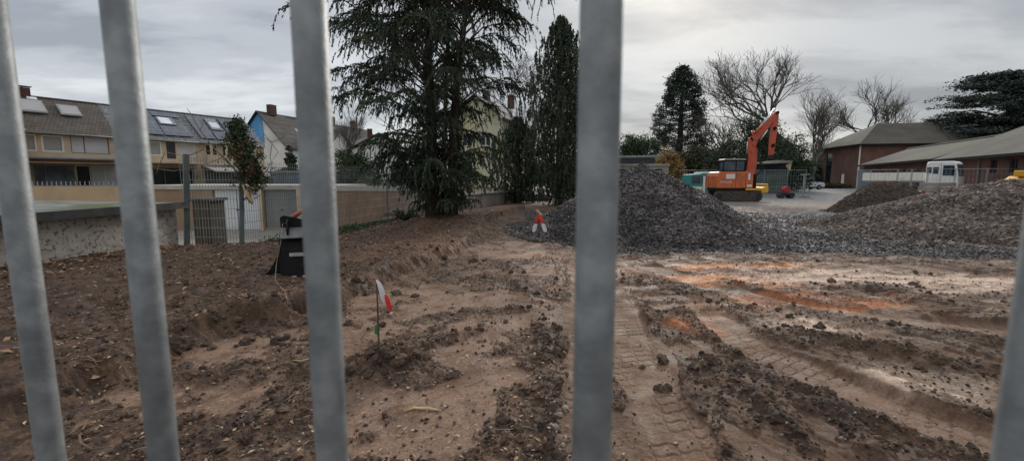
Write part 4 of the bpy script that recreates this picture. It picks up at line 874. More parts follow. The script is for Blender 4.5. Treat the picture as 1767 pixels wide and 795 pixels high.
def yew():
    base = A(757, 376, 14.4); bz = h1(base.x, 14.4); t = thing('twin_trunk_conifer', 'large dark drooping evergreen with twin trunks on a root mound in the middle', 'tree', (base.x, 14.4, bz-.05))
    acc = Acc(); mb = MB(); dead = MB()
    trunks = [([(-.18, 0, -.1), (-.22, 0, 1.5), (-.16, 0, 3.2), (-.25, .05, 5), (-.10, 0, 7), (-.1, 0, 10)], .22), ([(.42, .1, -.1), (.47, .1, 1.5), (.52, .1, 3), (.70, .1, 4.6), (.95, .2, 6.5), (1.2, .2, 9.5)], .18),
              ([(.1, .3, 0), (.15, .35, 2), (.28, .3, 4.2), (.42, .3, 6.5), (.5, .3, 9)], .10)]
    for pts, r0 in trunks:
        tr = MB().tube(pts, [r0*1.25]+[r0*(1-.8*k/len(pts)) for k in range(1, len(pts))], 12).build('trunk', M_bark, t, smooth=True)
    def at(tr, z):
        pts = trunks[tr][0]; zs = [p[2] for p in pts]; return np.array([np.interp(z, zs, [p[0] for p in pts]), np.interp(z, zs, [p[1] for p in pts]), z])
    for k in range(int(310*Q)):
        ti = rng.choice([0, 1, 2], p=[.5, .4, .1]); z = rng.uniform(.35, 9.8); az = rng.uniform(0, 2*math.pi); o = at(ti, z)
        # reach of the crown by height: narrow skirt below, widest at four to six metres, more to the left
        reach = np.interp(z, [0, .8, 1.8, 3, 4.2, 6, 8, 10], [.8, 1.2, 1.9, 2.6, 3.2, 3.5, 3.3, 1.8])*rng.uniform(.55, 1.12)
        if math.cos(az) < -.2: reach *= 1.16
        elif math.cos(az) > .2: reach *= .84
        # an airy window to the right of the second trunk
        if math.cos(az) > .1 and 1.8 < z < 5.6 and rng.uniform() < .5: continue
        rise = np.interp(z, [0, 2, 5, 10], [.05, .30, .55, .8])*reach; d = np.array([math.cos(az), math.sin(az), 0])
        L = [o, o+d*reach*.35+np.array([0, 0, rise*.6]), o+d*reach*.7+np.array([0, 0, rise*.85]), o+d*reach+np.array([0, 0, rise*.55])]
        mb.tube(L, [.035, .024, .014, .006], 5, cap=False)
        nb = int(9+reach*8)
        for q in range(nb):
            s = rng.uniform(.25 if z > 2.2 else .05, 1)**.8; sg = s*3*.999; i_ = int(sg); p = L[i_]*(1-(sg-i_))+L[i_+1]*(sg-i_)
            a2 = az+rng.normal(0, .9); d2 = np.array([math.cos(a2), math.sin(a2), 0]); ln = rng.uniform(.25, .7)*(1 if z > 1.2 else .6); dr = rng.uniform(.5, 1.25)
            B_ = [p, p+d2*ln*.5+np.array([0, 0, -.05*ln]), p+d2*ln*.8+np.array([0, 0, -.45*ln*dr]), p+d2*ln*.95+np.array([0, 0, -1.0*ln*dr])]
            if q % 3 == 0: mb.tube([tuple(v) for v in (B_[0], B_[1], B_[3])], [.008, .006, .003], 3, cap=False)
            spray(acc, B_, int(34*ln/.5), .056, .0165, .5, .55)
    # bare inner branches
    for k in range(120):
        ti = rng.choice([0, 1, 2]); z = rng.uniform(1.5, 8); o = at(ti, z); az = rng.uniform(0, 6.28); l = rng.uniform(.7, 2.2); d = np.array([math.cos(az), math.sin(az)*.8, rng.uniform(.4, 1.3)])*l
        mb.tube([o, o+d*.5+rng.normal(0, .08, 3), o+d+rng.normal(0, .15, 3)], [.018, .011, .004], 4, cap=False)
    # growth up the trunks
    for ti, n_, zt in ((0, 1700, 5.4), (1, 900, 4.2)):
        for k in range(n_//4):
            z = rng.uniform(.45, zt); o = at(ti, z); az = rng.uniform(0, 6.28); r = rng.uniform(.15, .52)*(1-.3*z/zt); p = o+np.array([math.cos(az), math.sin(az), 0])*r
            spray(acc, [o, p, p+np.array([0, 0, -.25])], 22, .05, .014, .6, .6)
    mb.build('branches', M_bark, t, smooth=True); acc.build('crown', M_yew, t, None); return t
yew()
def ivy_tree(px, Y, htop, label, w_=1.0, nl=26000, name='ivy_clad_tree'):
    b_ = A(px, 345, Y); z0 = 0; t = thing(name, label, 'tree', (b_.x, Y, z0)); mb = MB()
    mb.tube([(0, 0, -.1), (.05, 0, htop*.4), (-.08, 0, htop*.75), (0, 0, htop)], [.32, .26, .14, .03], 10).build('trunk', M_bark, t, smooth=True)
    br = MB(); acc = Acc(); n = nl//40
    for k in range(n):
        z = rng.uniform(.01, 1)**.85*htop; az = rng.uniform(0, 6.28); env = np.interp(z/htop, [0, .1, .3, .5, .7, .9, 1], [.75, .85, 1.25, 1.5, 1.2, .62, .15])*w_
        r = env*rng.uniform(.25, 1.15); p = np.array([math.cos(az)*r, math.sin(az)*r, z]); o = np.array([0, 0, max(z-.4*r, 0)])
        if k % 3 == 0: br.tube([o, p*.6+o*.4, p+np.array([0, 0, .25])], [.03, .02, .006], 4, cap=False)
        spray(acc, [p+np.array([0, 0, .25]), p, p+rng.normal(0, .12, 3)-np.array([0, 0, .45])], 40, .085, .035, .7, .4)
    br.build('branches', M_bark, t); acc.build('crown', M_yew, t, None); return t
ivy_tree(965, 27, 11.0, 'tall narrow ivy clad tree just left of the fourth bar', 1.55, 44000)
ivy_tree(1000, 29.5, 8.6, 'shorter dark evergreen directly beside the fourth bar behind the gravel', 1.5, 30000)
ivy_tree(893, 30, 5.6, 'dark bushy evergreen between the big drooping tree and the ivy clad tree', 1.5, 26000)
# ivy bush at the gate
ib = A(425, 330, 9.7); t = thing('ivy_bush', 'dense green and brown ivy clump hanging in the mesh fence at the gate post', 'ivy', (ib.x, 9.75, 0)); acc = Acc(); acc2 = Acc(); L0 = np.array(t.location)
axis = [A(407, 212, 9.75), A(412, 245, 9.75), A(428, 280, 9.7), A(440, 318, 9.65)]; ax = np.array([tuple(v) for v in axis])-L0; rad = [.12, .30, .40, .30]
for k in range(520):
    s = rng.uniform(0, 2.999); i_ = int(s); p = ax[i_]*(1-(s-i_))+ax[i_+1]*(s-i_); r = np.interp(s, [0, 1, 2, 3], rad); p = p+unit(rng.normal(size=3))*r*rng.uniform(.1, 1.05)*(1.55 if rng.uniform() < .16 else 1)*np.array([1, .7, .9])
    (acc2 if (rng.uniform() < .32 and s > .8) else acc).add(p+rng.normal(0, .045, (13, 3)), unit(rng.normal(size=(13, 3))+np.array([0, 0, -.7]))*.030, unit(rng.normal(size=(13, 3)))*.022)
acc.build('foliage', M_ivy, t, None); acc2.build('brown_foliage', M_ivyb, t, None)
mb = MB(); P_ = lambda px, py, Y=9.7: Vector(A(px, py, Y))-Vector(t.location)
mb.tube([P_(432, 350), P_(405, 292), P_(375, 262), P_(345, 225), P_(329, 196), P_(322, 186)], [.022, .02, .016, .012, .007, .003], 7)
for pp in ([(385, 272), (350, 285), (300, 295), (262, 290)], [(360, 245), (345, 262), (318, 270), (285, 262), (272, 292), (270, 300)], [(345, 225), (350, 215), (343, 205)], [(405, 292), (380, 265), (345, 258), (330, 268)], [(450, 235), (470, 245), (488, 238), (492, 225)], [(455, 230), (480, 262), (462, 290)], [(470, 245), (466, 270), (470, 292)]):
    mb.tube([P_(*p) for p in pp], [.008]*(len(pp)-1)+[.003], 5)
mb.build('branch', mat('bare_twig', (.16, .12, .085), .9, (.22, .17, .12), 8), t, smooth=True)
MB().tube([P_(420, 318, 9.6), P_(428, 335, 9.55), P_(436, 352, 9.5)], [.035, .055, .02], 8).build('stump', M_split, t, smooth=True)
# bare trees
def bare(name, px, pyb, Y, ht, label, seed, spread=.5, depth=6, r0=.3, lean=0, kids=(2, 4), trunkf=.28, z0=0, group=None, m=M_bare, wide=1.0):
    rs = random.Random(seed); b_ = A(px, pyb, Y); t = thing(name, label, 'tree', (b_.x, Y, z0), group=group); mb = MB(); tk = MB(); rmin = .008*Y/60
    def grow(p, d, l, r, dep, into):
        q = [p]; 
        for k in range(3):
            d = (d+Vector((rs.gauss(0, .13), rs.gauss(0, .13), rs.gauss(.03, .08)))).normalized(); q.append(q[-1]+d*l/3)
        into.tube(q, [max(r, rmin), max(r*.9, rmin), max(r*.82, rmin), max(r*.72, rmin)], 6 if dep > 3 else 3, cap=False)
        if dep <= 0: return
        for k in range(rs.randint(*kids)):
            a = rs.uniform(0, 6.28); s = rs.uniform(.35, 1.0)*spread*1.2; o = d.orthogonal().normalized(); o = Matrix.Rotation(a, 3, d) @ o
            nd = (d+o*s*1.3+Vector((0, 0, .18))).normalized(); nd.x *= wide; nd.normalize(); at_ = q[-1] if k < 2 else q[rs.choice([1, 2])]
            grow(at_, nd, l*rs.uniform(.66, .88), r*rs.uniform(.55, .72), dep-1, mb)
    grow(Vector((0, 0, -.2)), Vector((lean, 0, 1)).normalized(), ht*trunkf, r0, depth, tk)
    tk.build('trunk', m, t, smooth=True); mb.build('crown', m, t); return t
bare('bare_tree', 1362, 330, 62, 22.5, 'tall bare tree with wide twiggy crown behind the excavator boom', 5, .62, 7, .42, z0=0)
bare('bare_tree', 1402, 330, 66, 14, 'bare tree with thin upright limbs right of the excavator boom', 8, .45, 7, .26, .12)
bare('bare_tree', 1262, 330, 64, 14, 'small spindly bare tree between the giant conifer and the excavator', 15, .6, 6, .20, -.3)
bare('bare_tree', 1508, 330, 84, 17.5, 'bare tree with round open crown behind the brick hall roof', 21, .55, 7, .42, z0=.2)
bare('bare_tree', 1560, 330, 90, 12.5, 'faint bare tree leaning left behind the middle of the hall roof', 24, .6, 6, .25, .3)
bare('bare_tree', 955, 320, 45, 14.5, 'pale bare tree showing above the ivy clad tree', 29, .5, 7, .25, 0)
bare('bare_tree', 905, 320, 50, 12.0, 'bare tree showing between the big drooping tree and the ivy clad tree', 31, .5, 6, .25, 0)
bare('bare_tree', 500, 300, 95, 13.0, 'distant faint bare tree behind the dark roof of the blue gabled house', 35, .5, 6, .25, 0)
bare('bare_tree', 588, 300, 40, 8.5, 'slim bare tree directly right of the third bar', 39, .4, 6, .12, 0)
for k, (px, Y, ht) in enumerate([(1415, 95, 11), (1432, 100, 10), (1450, 104, 12), (1405, 110, 9.5), (1228, 90, 8)]):
    bare('bare_tree', px, 318, Y, ht, ['low bare tree beyond the yard, leftmost of the far cluster beside the brick hall', 'low bare tree in the middle of the far cluster left of the brick hall', 'bare tree directly behind the left corner of the brick hall', 'smallest bare tree in the far cluster left of the brick hall', 'low bare tree at the foot of the giant conifer'][k], 50+k, .6, 6, .18, 0, group='far bare trees beyond the yard')
# leafy masses
def mass(acc, c, rad, n, ll, lw, droop=.2, shell=.55, seed=0, clump=.5):
    """clumps of leaves through an ellipsoid"""
    nc = max(6, int(n/45)); dirs = unit(rng.normal(size=(nc, 3))); rr = shell+(1-shell)*rng.uniform(size=(nc, 1))**.6; rr *= rng.uniform(.78, 1.08, (nc, 1))
    C = np.array(c)+dirs*rr*np.array(rad); C = C[C[:, 2] > .1]
    cs = clump*min(rad)*.38
    for c_ in C:
        P = c_+rng.normal(0, cs, (45, 3))*np.array([1, 1, .55]); A_ = unit(rng.normal(size=(45, 3))+unit(c_-np.array(c))*.8+np.array([0, 0, -droop])); B_ = unit(np.cross(A_, rng.normal(size=(45, 3))))
        acc.add(P, A_*ll*rng.uniform(.6, 1.3, (45, 1)), B_*lw)
def bush(name, px, py, Y, w_, h_, label, m, n=9000, cat='shrub', ll=None, z0=0, trunk=True, group=None, parts=1):
    b_ = A(px, py, Y); t = thing(name, label, cat, (b_.x, Y, z0), group=group); acc = Acc(); ll = ll or Y*.0026
    for k in range(5):
        cx = rng.uniform(-.5, .5)*w_*.6; hh = h_*rng.uniform(.7, 1)*(1-.35*abs(cx)/w_); mass(acc, (cx, rng.uniform(-.3, .3), hh*.5), (w_*.33, w_*.3, hh*.5), int(n*.36), ll, ll*.42)
    acc.build('crown', m, t, None)
    if trunk:
        mb = MB()
        for k in range(5): mb.tube([(0, 0, -.1), (rng.uniform(-.1, .1)*w_, rng.uniform(-.1, .1), h_*.4), (rng.uniform(-.35, .35)*w_, rng.uniform(-.2, .2), h_*.85)], [.02*h_, .014*h_, .004*h_], 5)
        mb.build('trunk', M_bark, t)
    return t
# giant conifer
def conifer(px, Y, ht, wid, label, m, n, z0=0):
    b_ = A(px, 320, Y); t = thing('giant_conifer', label, 'tree', (b_.x, Y, z0)); MB().tube([(0, 0, -.2), (0, 0, ht*.5), (0, 0, ht*.97)], [.7, .4, .08], 10).build('trunk', M_bark, t, smooth=True); acc = Acc(); br = MB()
    for k in range(n):
        s = rng.uniform(.10, 1)**.9; z = s*ht; az = rng.uniform(0, 6.28)
        env = wid*.5*np.interp(s, [0, .15, .35, .6, .8, .93, 1], [.85, 1.0, .97, .80, .62, .36, .06])*(1+.20*math.sin(az*3+s*19)+.16*math.sin(s*47+az*5)); r = env*rng.uniform(.45, 1.0)**.5
        p = np.array([math.cos(az)*r, math.sin(az)*r, z-.10*r]); P = p+rng.normal(0, .30, (30, 3))*np.array([1, 1, .55])
        A_ = unit(np.array([math.cos(az), math.sin(az), -.1])+rng.normal(0, .6, (30, 3))); B_ = unit(np.cross(A_, rng.normal(size=(30, 3)))); acc.add(P, A_*.17*rng.uniform(.6, 1.3, (30, 1)), B_*.07)
        if k % 4 == 0: br.tube([(0, 0, z-.3*r), tuple(p)], [.06, .02], 4, cap=False)
    br.build('branches', M_bark, t); acc.build('crown', m, t, None)
conifer(1170, 72, 19.3, 9.2, 'tall dense dark conifer with rounded conical crown left of the excavator', M_seq, 1250)
# cedar
b_ = A(1725, 300, 62); t = thing('cedar_tree', 'wide dark cedar with layered spreading branches behind the brick wing', 'tree', (b_.x, 62, 0)); MB().tube([(0, 0, -.2), (.3, 0, 7), (0, 0, 15)], [.7, .5, .15], 10).build('trunk', M_bark, t, smooth=True); acc = Acc(); br = MB()
for k in range(84):
    z = rng.uniform(5.6, 15.8); az = rng.uniform(0, 6.28); R_ = np.interp(z, [5, 9, 12.5, 15, 16.6], [7.6, 8.6, 7.6, 4.8, 1.8])*rng.uniform(.55, 1.05)
    d = np.array([math.cos(az), math.sin(az)]); tip = np.array([d[0]*R_, d[1]*R_, z+.06*R_]); br.tube([(0, 0, z-1.2), tuple(tip*np.array([.5, .5, 1])+np.array([0, 0, -.2])), tuple(tip)], [.16, .10, .03], 5, cap=False)
    for q in range(22):
        s = rng.uniform(.12, 1.03)**.6; c_ = np.array([d[0]*R_*s, d[1]*R_*s, z-1.0*(1-s)+.1])+rng.normal(0, 1, 3)*np.array([.85, .85, .14]); P = c_+rng.normal(0, 1, (34, 3))*np.array([.60, .60, .14])
        A_ = unit(rng.normal(size=(34, 3))*np.array([1, 1, .35])+np.array([d[0]*.4, d[1]*.4, 0])); B_ = unit(np.cross(A_, rng.normal(size=(34, 3)))); acc.add(P, A_*.20*rng.uniform(.6, 1.3, (34, 1)), B_*.09)
br.build('branches', M_bark, t); acc.build('crown', M_ced, t, None)
bush('dark_tree', 1106, 320, 58, 6.4, 8.6, 'round dark leafy tree right of the fourth bar behind the flat shed', M_ivy, 14000, 'tree')
bush('golden_bush', 1150, 320, 52, 4.0, 5.6, 'golden brown bush rising behind the flat roofed shed', M_gold, 9000)
bush('olive_bush', 1182, 320, 55, 6.5, 6.6, 'olive brown bush at the foot of the giant conifer', M_olive, 12000)
bush('olive_bush', 1225, 320, 57, 6.0, 5.8, 'grey green bush between the giant conifer and the teal van', M_olive, 9000)
bush('evergreen_tree', 1290, 320, 48, 7.0, 9.6, 'dark green evergreen tree directly behind the excavator cab', M_yew, 16000, 'tree')
bush('evergreen_tree', 1348, 320, 52, 7.5, 7.6, 'mid green shrubby tree behind the hanging excavator arm', M_ivy, 12000, 'tree')
bush('olive_bush', 1250, 320, 50, 4.6, 5.6, 'low olive bush left of the evergreen behind the excavator', M_olive, 7000)
bush('dark_bush', 1413, 318, 74, 8.0, 5.4, 'near black rounded bush left of the brick hall', M_seq, 10000, z0=.1)
bush('dark_tree', 1592, 320, 84, 3.4, 13.2, 'small dark tree top peeking above the ridge of the brick hall', M_seq, 7000, 'tree')
bush('low_hedge', 1420, 318, 64, 7.0, 1.1, 'low yellow green hedge at the far edge of the yard', M_weed, 6000, 'hedge', z0=.2)
bush('far_hedge', 1030, 318, 60, 12.0, 5.0, 'dark hedge far behind the fourth bar and the ivy clad tree', M_ivy, 14000, 'hedge')
bush('far_hedge', 930, 318, 66, 9.0, 4.0, 'dark hedge beyond the concrete wall between the houses', M_yew, 9000, 'hedge', z0=.6)
bush('leafy_bush', 606, 320, 30, 2.9, 3.3, 'dark green spiky bush just right of the third bar behind the boundary wall', M_ivy, 8000, z0=.65)
bush('garden_bush', 500, 318, 33, 3.2, 1.9, 'green bush above the blue container', M_weed, 5000, z0=.8)
bush('cypress', 507, 318, 36, .9, 4.0, 'slim dark cypress column beside the white gabled house', M_yew, 5000, 'tree', z0=.8)
bush('garden_bush', 640, 318, 27, 2.2, 1.2, 'low green garden bush on the terrace behind the white coping', M_weed, 4000, z0=.65)
bush('garden_bush', 700, 318, 30, 2.4, 1.6, 'dark garden bush on the terrace left of the big tree', M_ivy, 4000, z0=.65)
# low green growth along the mesh fence
acc = Acc()
for k in range(int(420*Q)):
    y = rng.uniform(10.5, 19); x = np.interp(y, [10.3, 17, 21.6], [-6.0, -4.62, -4.4])+abs(rng.normal(0, .32)); s = rng.uniform(.5, 1.3)*(1.0 if fbm(np.array([x]), np.array([y]), .8, 2, 5)[0] > .45 else .45)
    z = h1(x, y); n_ = 16; P = np.array([x, y, z+.03])+rng.normal(0, 1, (n_, 3))*np.array([.11, .11, .05])*s; P[:, 2] = np.abs(P[:, 2]-z)+z
    A_ = unit(rng.normal(size=(n_, 3))+np.array([0, 0, .9]))*.045*s; acc.add(P, A_, unit(np.cross(A_, rng.normal(size=(n_, 3))))*.018)
tag(leaves('ground_cover', np.concatenate(acc.P), np.concatenate(acc.A), np.concatenate(acc.B), M_weed, fold=.2), 'low weeds and ivy growing along the foot of the mesh fence', 'weeds', kind='stuff')
bx_ = A(702, 392, 15.2); acc = Acc(); t = thing('cut_fir_branch', 'low dark green evergreen shoot spreading left of the twin trunks', 'shrub', (bx_.x, 15.0, h1(bx_.x, 15.0)))
for k in range(50):
    a = rng.uniform(0, 6.28); l = rng.uniform(.25, .75); d = np.array([math.cos(a)*l, math.sin(a)*l*.6, rng.uniform(.05, .45)]); spray(acc, [np.zeros(3), d*.5+np.array([0, 0, .12]), d], 26, .05, .014, .5, .1)
acc.build('foliage', M_ivy, t, None); t['label'] = 'low dark green shoot of leaves spreading left of the twin trunks'; t.name = 'low_shrub'
MB().tube([(-.1, 0, 0), (0, 0, .15), (.1, 0, .3)], .01, 5).build('stem', M_bark, t)
# broken branch near the trees
p0, p1 = A(834, 376, 15.5), A(850, 367, 15.5); z0_ = h1(p0.x, 15.5)
tag(MB().tube([(p0.x, 15.5, z0_+.03), (p1.x-.05, 15.5, z0_+.16), (p1.x, 15.4, z0_+.24)], [.035, .04, .03], 8).build('broken_branch', M_pale, smooth=True), 'pale broken branch sticking up from red brown earth right of the big tree', 'branch')
# ------------------------------------------------------------------ excavator
M_or = mat('orange_paint', (.66, .155, .045), .42, (.58, .13, .038), 1.2, dirt=((.22, .10, .06), 2.2, .48, .78)); M_org = mat('boom_orange', (.56, .105, .045), .45, (.46, .085, .035), 1.5); M_yel2 = mat('yellow_paint', (.72, .40, .02), .45, (.60, .32, .02), 2)
M_trk = mat('muddy_track', (.040, .034, .030), .85, (.085, .068, .054), 5, bump=.01); M_chrome = mat('steel_rod', (.62, .62, .62), .25, (.5, .5, .5), 3, metal=.6); M_glz = mat('cab_glass', (.03, .045, .06), .08, (.07, .09, .11), 1); M_lbl = mat('white_sticker', (.72, .70, .66), .5); M_rubber = mat('rubber', (.022, .022, .022), .8)
ex = thing('excavator', 'orange tracked excavator with raised two piece boom and hanging arm', 'excavator', (A(1262, 347, 32).x, 32, .02)); ex.scale = (.8, .72, 1)
for yy in (-1.0, 1.0):
    pts = []; r = .36
    for k in range(9): a = math.pi/2+math.pi*k/8; pts.append((-1.65+r*math.cos(a), .38+r*math.sin(a)))
    for k in range(9): a = -math.pi/2+math.pi*k/8; pts.append((1.85+r*math.cos(a), .38+r*math.sin(a)))
    tk = MB().prism(pts, yy-.24, yy+.24).build('track', M_trk, ex, bevel=.02)
    mb = MB()
    for k in range(34):
        s = k/34*(3.5*2+2*math.pi*r)
        if s < 3.5: x_, z_, a = -1.65+s, .38-r, 0
        elif s < 3.5+math.pi*r: q = (s-3.5)/r; x_, z_, a = 1.85+r*math.sin(q), .38-r*math.cos(q), -q
        elif s < 7+math.pi*r: x_, z_, a = 1.85-(s-3.5-math.pi*r), .38+r, 0
        else: q = (s-7-math.pi*r)/r; x_, z_, a = -1.65-r*math.sin(q), .38+r*math.cos(q), -q
        mb.box((x_, yy, z_), (.07, .50, .05), ry=a)
    mb.build('grouser', M_trk, tk)
    sg = -1 if yy < 0 else 1
    for x_ in (-1.65, 1.85): MB().cyl((x_, yy+sg*.25, .38), .25, .05, 'Y', 18).build('sprocket', M_rubber, tk, bevel=.01)
    for k in range(5): MB().cyl((-1.0+k*.55, yy+sg*.25, .20), .10, .05, 'Y', 14).build('roller', M_trk, tk)
MB().bb(-.9, 1.1, -.75, .75, .35, .72).build('undercarriage', M_rubber, ex, bevel=.03); MB().cyl((.1, 0, .80), .6, .18).build('slew_ring', M_rubber, ex)
MB().bb(-1.8, 1.4, -1.18, 1.18, .74, .95).build('lower_frame', M_blk, ex, bevel=.02)
MB().prism([(-1.92, .95), (.62, .95), (.62, 2.12), (-1.55, 2.12), (-1.80, 2.05), (-1.92, 1.8)], -1.22, 1.22).build('engine_cover', M_or, ex, bevel=.05)
MB().prism([(.66, .95), (1.28, .95), (1.28, 2.06), (.66, 2.12)], -1.22, -.55).build('side_cover', M_or, ex, bevel=.04)
MB().bb(-.28, -.25, -1.228, -1.2, 1.0, 2.08).build('panel_gap', M_rubber, ex); MB().bb(-1.95, .6, -1.24, -1.2, 1.50, 1.53).build('trim_line', M_org, ex)
MB().bb(-1.15, -.35, -1.232, -1.21, 1.62, 1.95).build('sticker', M_lbl, ex); MB().bb(.82, 1.02, -1.232, -1.21, 1.55, 2.0).build('sticker', M_lbl, ex); MB().bb(.75, 1.2, -1.232, -1.21, 1.05, 1.2).build('sticker', M_lbl, ex)
text_part('HITACHI', .26, M_lbl, ex, (-1.18, -1.236, 1.30), (R(90), 0, 0))
MB().bb(1.30, 1.75, -.9, -.2, .95, 1.95).build('hydraulic_box', M_blk, ex, bevel=.03)
cab = MB(); cb0 = [(-1.42, 2.10), (.55, 2.10), (.58, 2.55), (.46, 2.93), (-1.30, 2.93), (-1.45, 2.6)]
for yy in (-1.15, -.05):
    cab.bb(-1.42, -1.34, yy-.04, yy+.04, 2.1, 2.93); cab.bb(-.32, -.25, yy-.04, yy+.04, 2.1, 2.93); cab.bb(.46, .54, yy-.04, yy+.04, 2.1, 2.93); cab.bb(-1.4, .5, yy-.04, yy+.04, 2.1, 2.2); cab.bb(-1.4, .5, yy-.04, yy+.04, 2.85, 2.93)
for x_ in (-1.38, .5): cab.bb(x_-.04, x_+.04, -1.12, -.08, 2.1, 2.2); cab.bb(x_-.04, x_+.04, -1.12, -.08, 2.85, 2.93)
cb_o = cab.build('cab', M_blk, ex, bevel=.01)
MB().bb(-1.36, .48, -1.14, -.07, 2.12, 2.9).build('cab_glass', M_glz, cb_o); MB().prism([(-1.45, 2.93), (.60, 2.93), (.50, 3.02), (-1.30, 3.02)], -1.22, .02).build('cab_roof', mat('cab_roof', (.33, .32, .31), .5), cb_o, bevel=.03)
MB().bb(-1.0, -.4, -.9, -.3, 2.0, 2.75).build('seat', M_rubber, cb_o)
def boomseg(pts, w_, m, nm, par=ex): return MB().prism(pts, -w_/2, w_/2).build(nm, m, par, bevel=.03)
bm = boomseg([(1.25, 1.3), (1.85, 1.3), (2.02, 3.0), (1.95, 4.35), (1.55, 4.75), (1.25, 4.5), (1.38, 3.0)], .5, M_org, 'lower_boom')
bm2 = boomseg([(1.30, 4.40), (1.45, 4.88), (2.3, 5.38), (3.42, 6.42), (3.70, 6.36), (3.66, 6.1), (2.72, 5.08), (2.0, 4.35)], .42, M_org, 'upper_boom')
stk = boomseg([(3.38, 6.38), (3.68, 6.46), (3.74, 6.0), (3.62, 4.4), (3.54, 3.35), (3.16, 3.30), (3.14, 4.4), (3.28, 5.8)], .34, M_org, 'arm')
mb = MB(); mb.bb(3.12, 3.55, -.15, .15, 3.02, 3.3); mb.cyl((3.25, 0, 3.08), .09, .42, 'Y'); mb.cyl((3.75, 0, 3.40), .13, .30, 'Y'); mb.build('quick_hitch', M_rubber, ex, bevel=.01)
for (a, b_, c) in (((1.65, -.3, 4.9), (2.3, -.3, 5.5), (3.35, -.05, 6.45)), ((1.9, -.34, 3.9), (2.1, -.34, 4.35), (2.75, -.3, 5.1)), ((1.35, .34, 2.0), (1.3, .34, 3.4), (1.3, .3, 4.3))):
    h_ = MB().tube([a, b_], .10, 12).build('cylinder', M_org if a[2] > 4.5 else M_blk, ex, smooth=True); MB().tube([b_, c], .055, 10).build('rod', M_chrome, h_, smooth=True)
MB().tube([(2.45, -.02, 5.62), (3.4, -.02, 6.58)], .09, 10).build('arm_cylinder', M_chrome, ex, smooth=True)
for x_, z_ in ((1.55, 4.55), (1.62, 4.1), (1.5, 3.6), (3.55, 6.3), (3.4, 5.2), (3.35, 4.0), (1.4, 4.9)): MB().cyl((x_, 0, z_), .12, .66, 'Y', 14).build('pin', M_blk if x_ > 3 else M_org, ex)
mb = MB()
for k in range(6): mb.tube([(1.5+k*.05, -.35, 1.7), (2.25+k*.07, -.42-.03*k, 2.1+.05*k), (2.1+k*.03, -.4, 3.0), (1.9, -.34, 3.9)], .03, 6)
for k in range(3): mb.tube([(1.5, -.3, 4.3+k*.1), (1.15-.05*k, -.34, 4.6), (1.5, -.3, 5.0), (2.2, -.28, 5.2+.07*k)], .03, 6)
mb.build('hoses', M_rubber, ex, smooth=True); MB().cyl((1.25, -.1, 4.85), .17, .3, 'X').build('work_light', M_rubber, ex)
mb = MB(); mb.bb(.62, 2.3, -1.32, -1.22, .80, .93); mb.build('blade_arm', M_yel2, ex, bevel=.02, label='yellow blade arm')
MB().prism([(2.05, .62), (2.62, .62), (2.68, .80), (2.64, 1.02), (2.6, 1.05), (2.62, 1.25), (2.54, 1.25), (2.50, 1.05), (2.05, .98)], -1.3, 1.25).build('dozer_blade', M_yel2, ex, bevel=.05, label='yellow dozer blade')
# ------------------------------------------------------------------ teal van behind it
M_teal = mat('teal_paint', (.015, .24, .22), .4, (.02, .20, .19), 1)
tv = thing('teal_van', 'teal green van partly hidden behind the orange excavator', 'van', (A(1203, 335, 38).x, 38, 0))
MB().prism([(-1.25, .35), (1.3, .35), (1.3, 2.0), (.0, 2.05), (-1.0, 2.0), (-1.2, 1.2)], -.9, .9).build('body', M_teal, tv, bevel=.06); MB().prism([(-.05, 2.06), (1.3, 2.02), (1.3, 2.22), (.0, 2.2)], -.9, .9).build('roof', M_lbl, tv, bevel=.04)
for a, b_ in ((-.85, -.15), (-.05, .55)): MB().bb(a, b_, -.92, -.89, 1.25, 1.85).build('window', M_glz, tv)
MB().bb(-.9, .0, -.925, -.90, .72, .98).build('sticker', M_lbl, tv); MB().bb(.05, .25, -.935, -.9, .45, 1.85).build('door_post', M_lbl, tv)
for x_ in (-.75, .8):
    for yy in (-.85, .85): w_ = MB().cyl((x_, yy, .33), .33, .2, 'Y', 20).build('wheel', M_rubber, tv, bevel=.03); MB().cyl((x_, yy*1.13, .33), .18, .03, 'Y', 14).build('rim', M_grey, w_)
# ------------------------------------------------------------------ flat shed behind the dark pile
c_ = A(1060, 330, 40); fs = thing('flat_shed', 'low concrete shed with dark flat roof behind the gravel pile', 'shed', (c_.x, 40, 0)); kx = 40/F
mb = MB(); facade(mb, -.5, 4.9, 0, 2.95, [(-.3, 1.8, .2, 2.5), (2.6, 4.3, .2, 2.5)], dep=.3); mb.add([(4.9, 0, 0), (4.9, 4, 0), (4.9, 4, 2.95), (4.9, 0, 2.95)], [(0, 1, 2, 3)]); mb.build('wall', M_conc, fs)
MB().bb(-.3, 1.8, .28, .34, .2, 2.5).build('door', M_moss, fs); MB().bb(2.6, 4.3, .28, .34, .2, 2.5).build('door', M_moss, fs); MB().bb(-.55, 4.98, -.08, 4.1, 2.78, 2.99).build('beam', M_conc, fs)
MB().bb(-.5, 3.9, .8, 4, 2.95, 3.50).build('gap_shade', M_dark, fs); MB().prism([(-.7, 3.50), (4.2, 3.56), (4.2, 3.78), (-.7, 3.66)], .3, 4.6).build('roof', M_grey, fs, bevel=.02)  # solid near-black box stands in for the shade between wall and roof
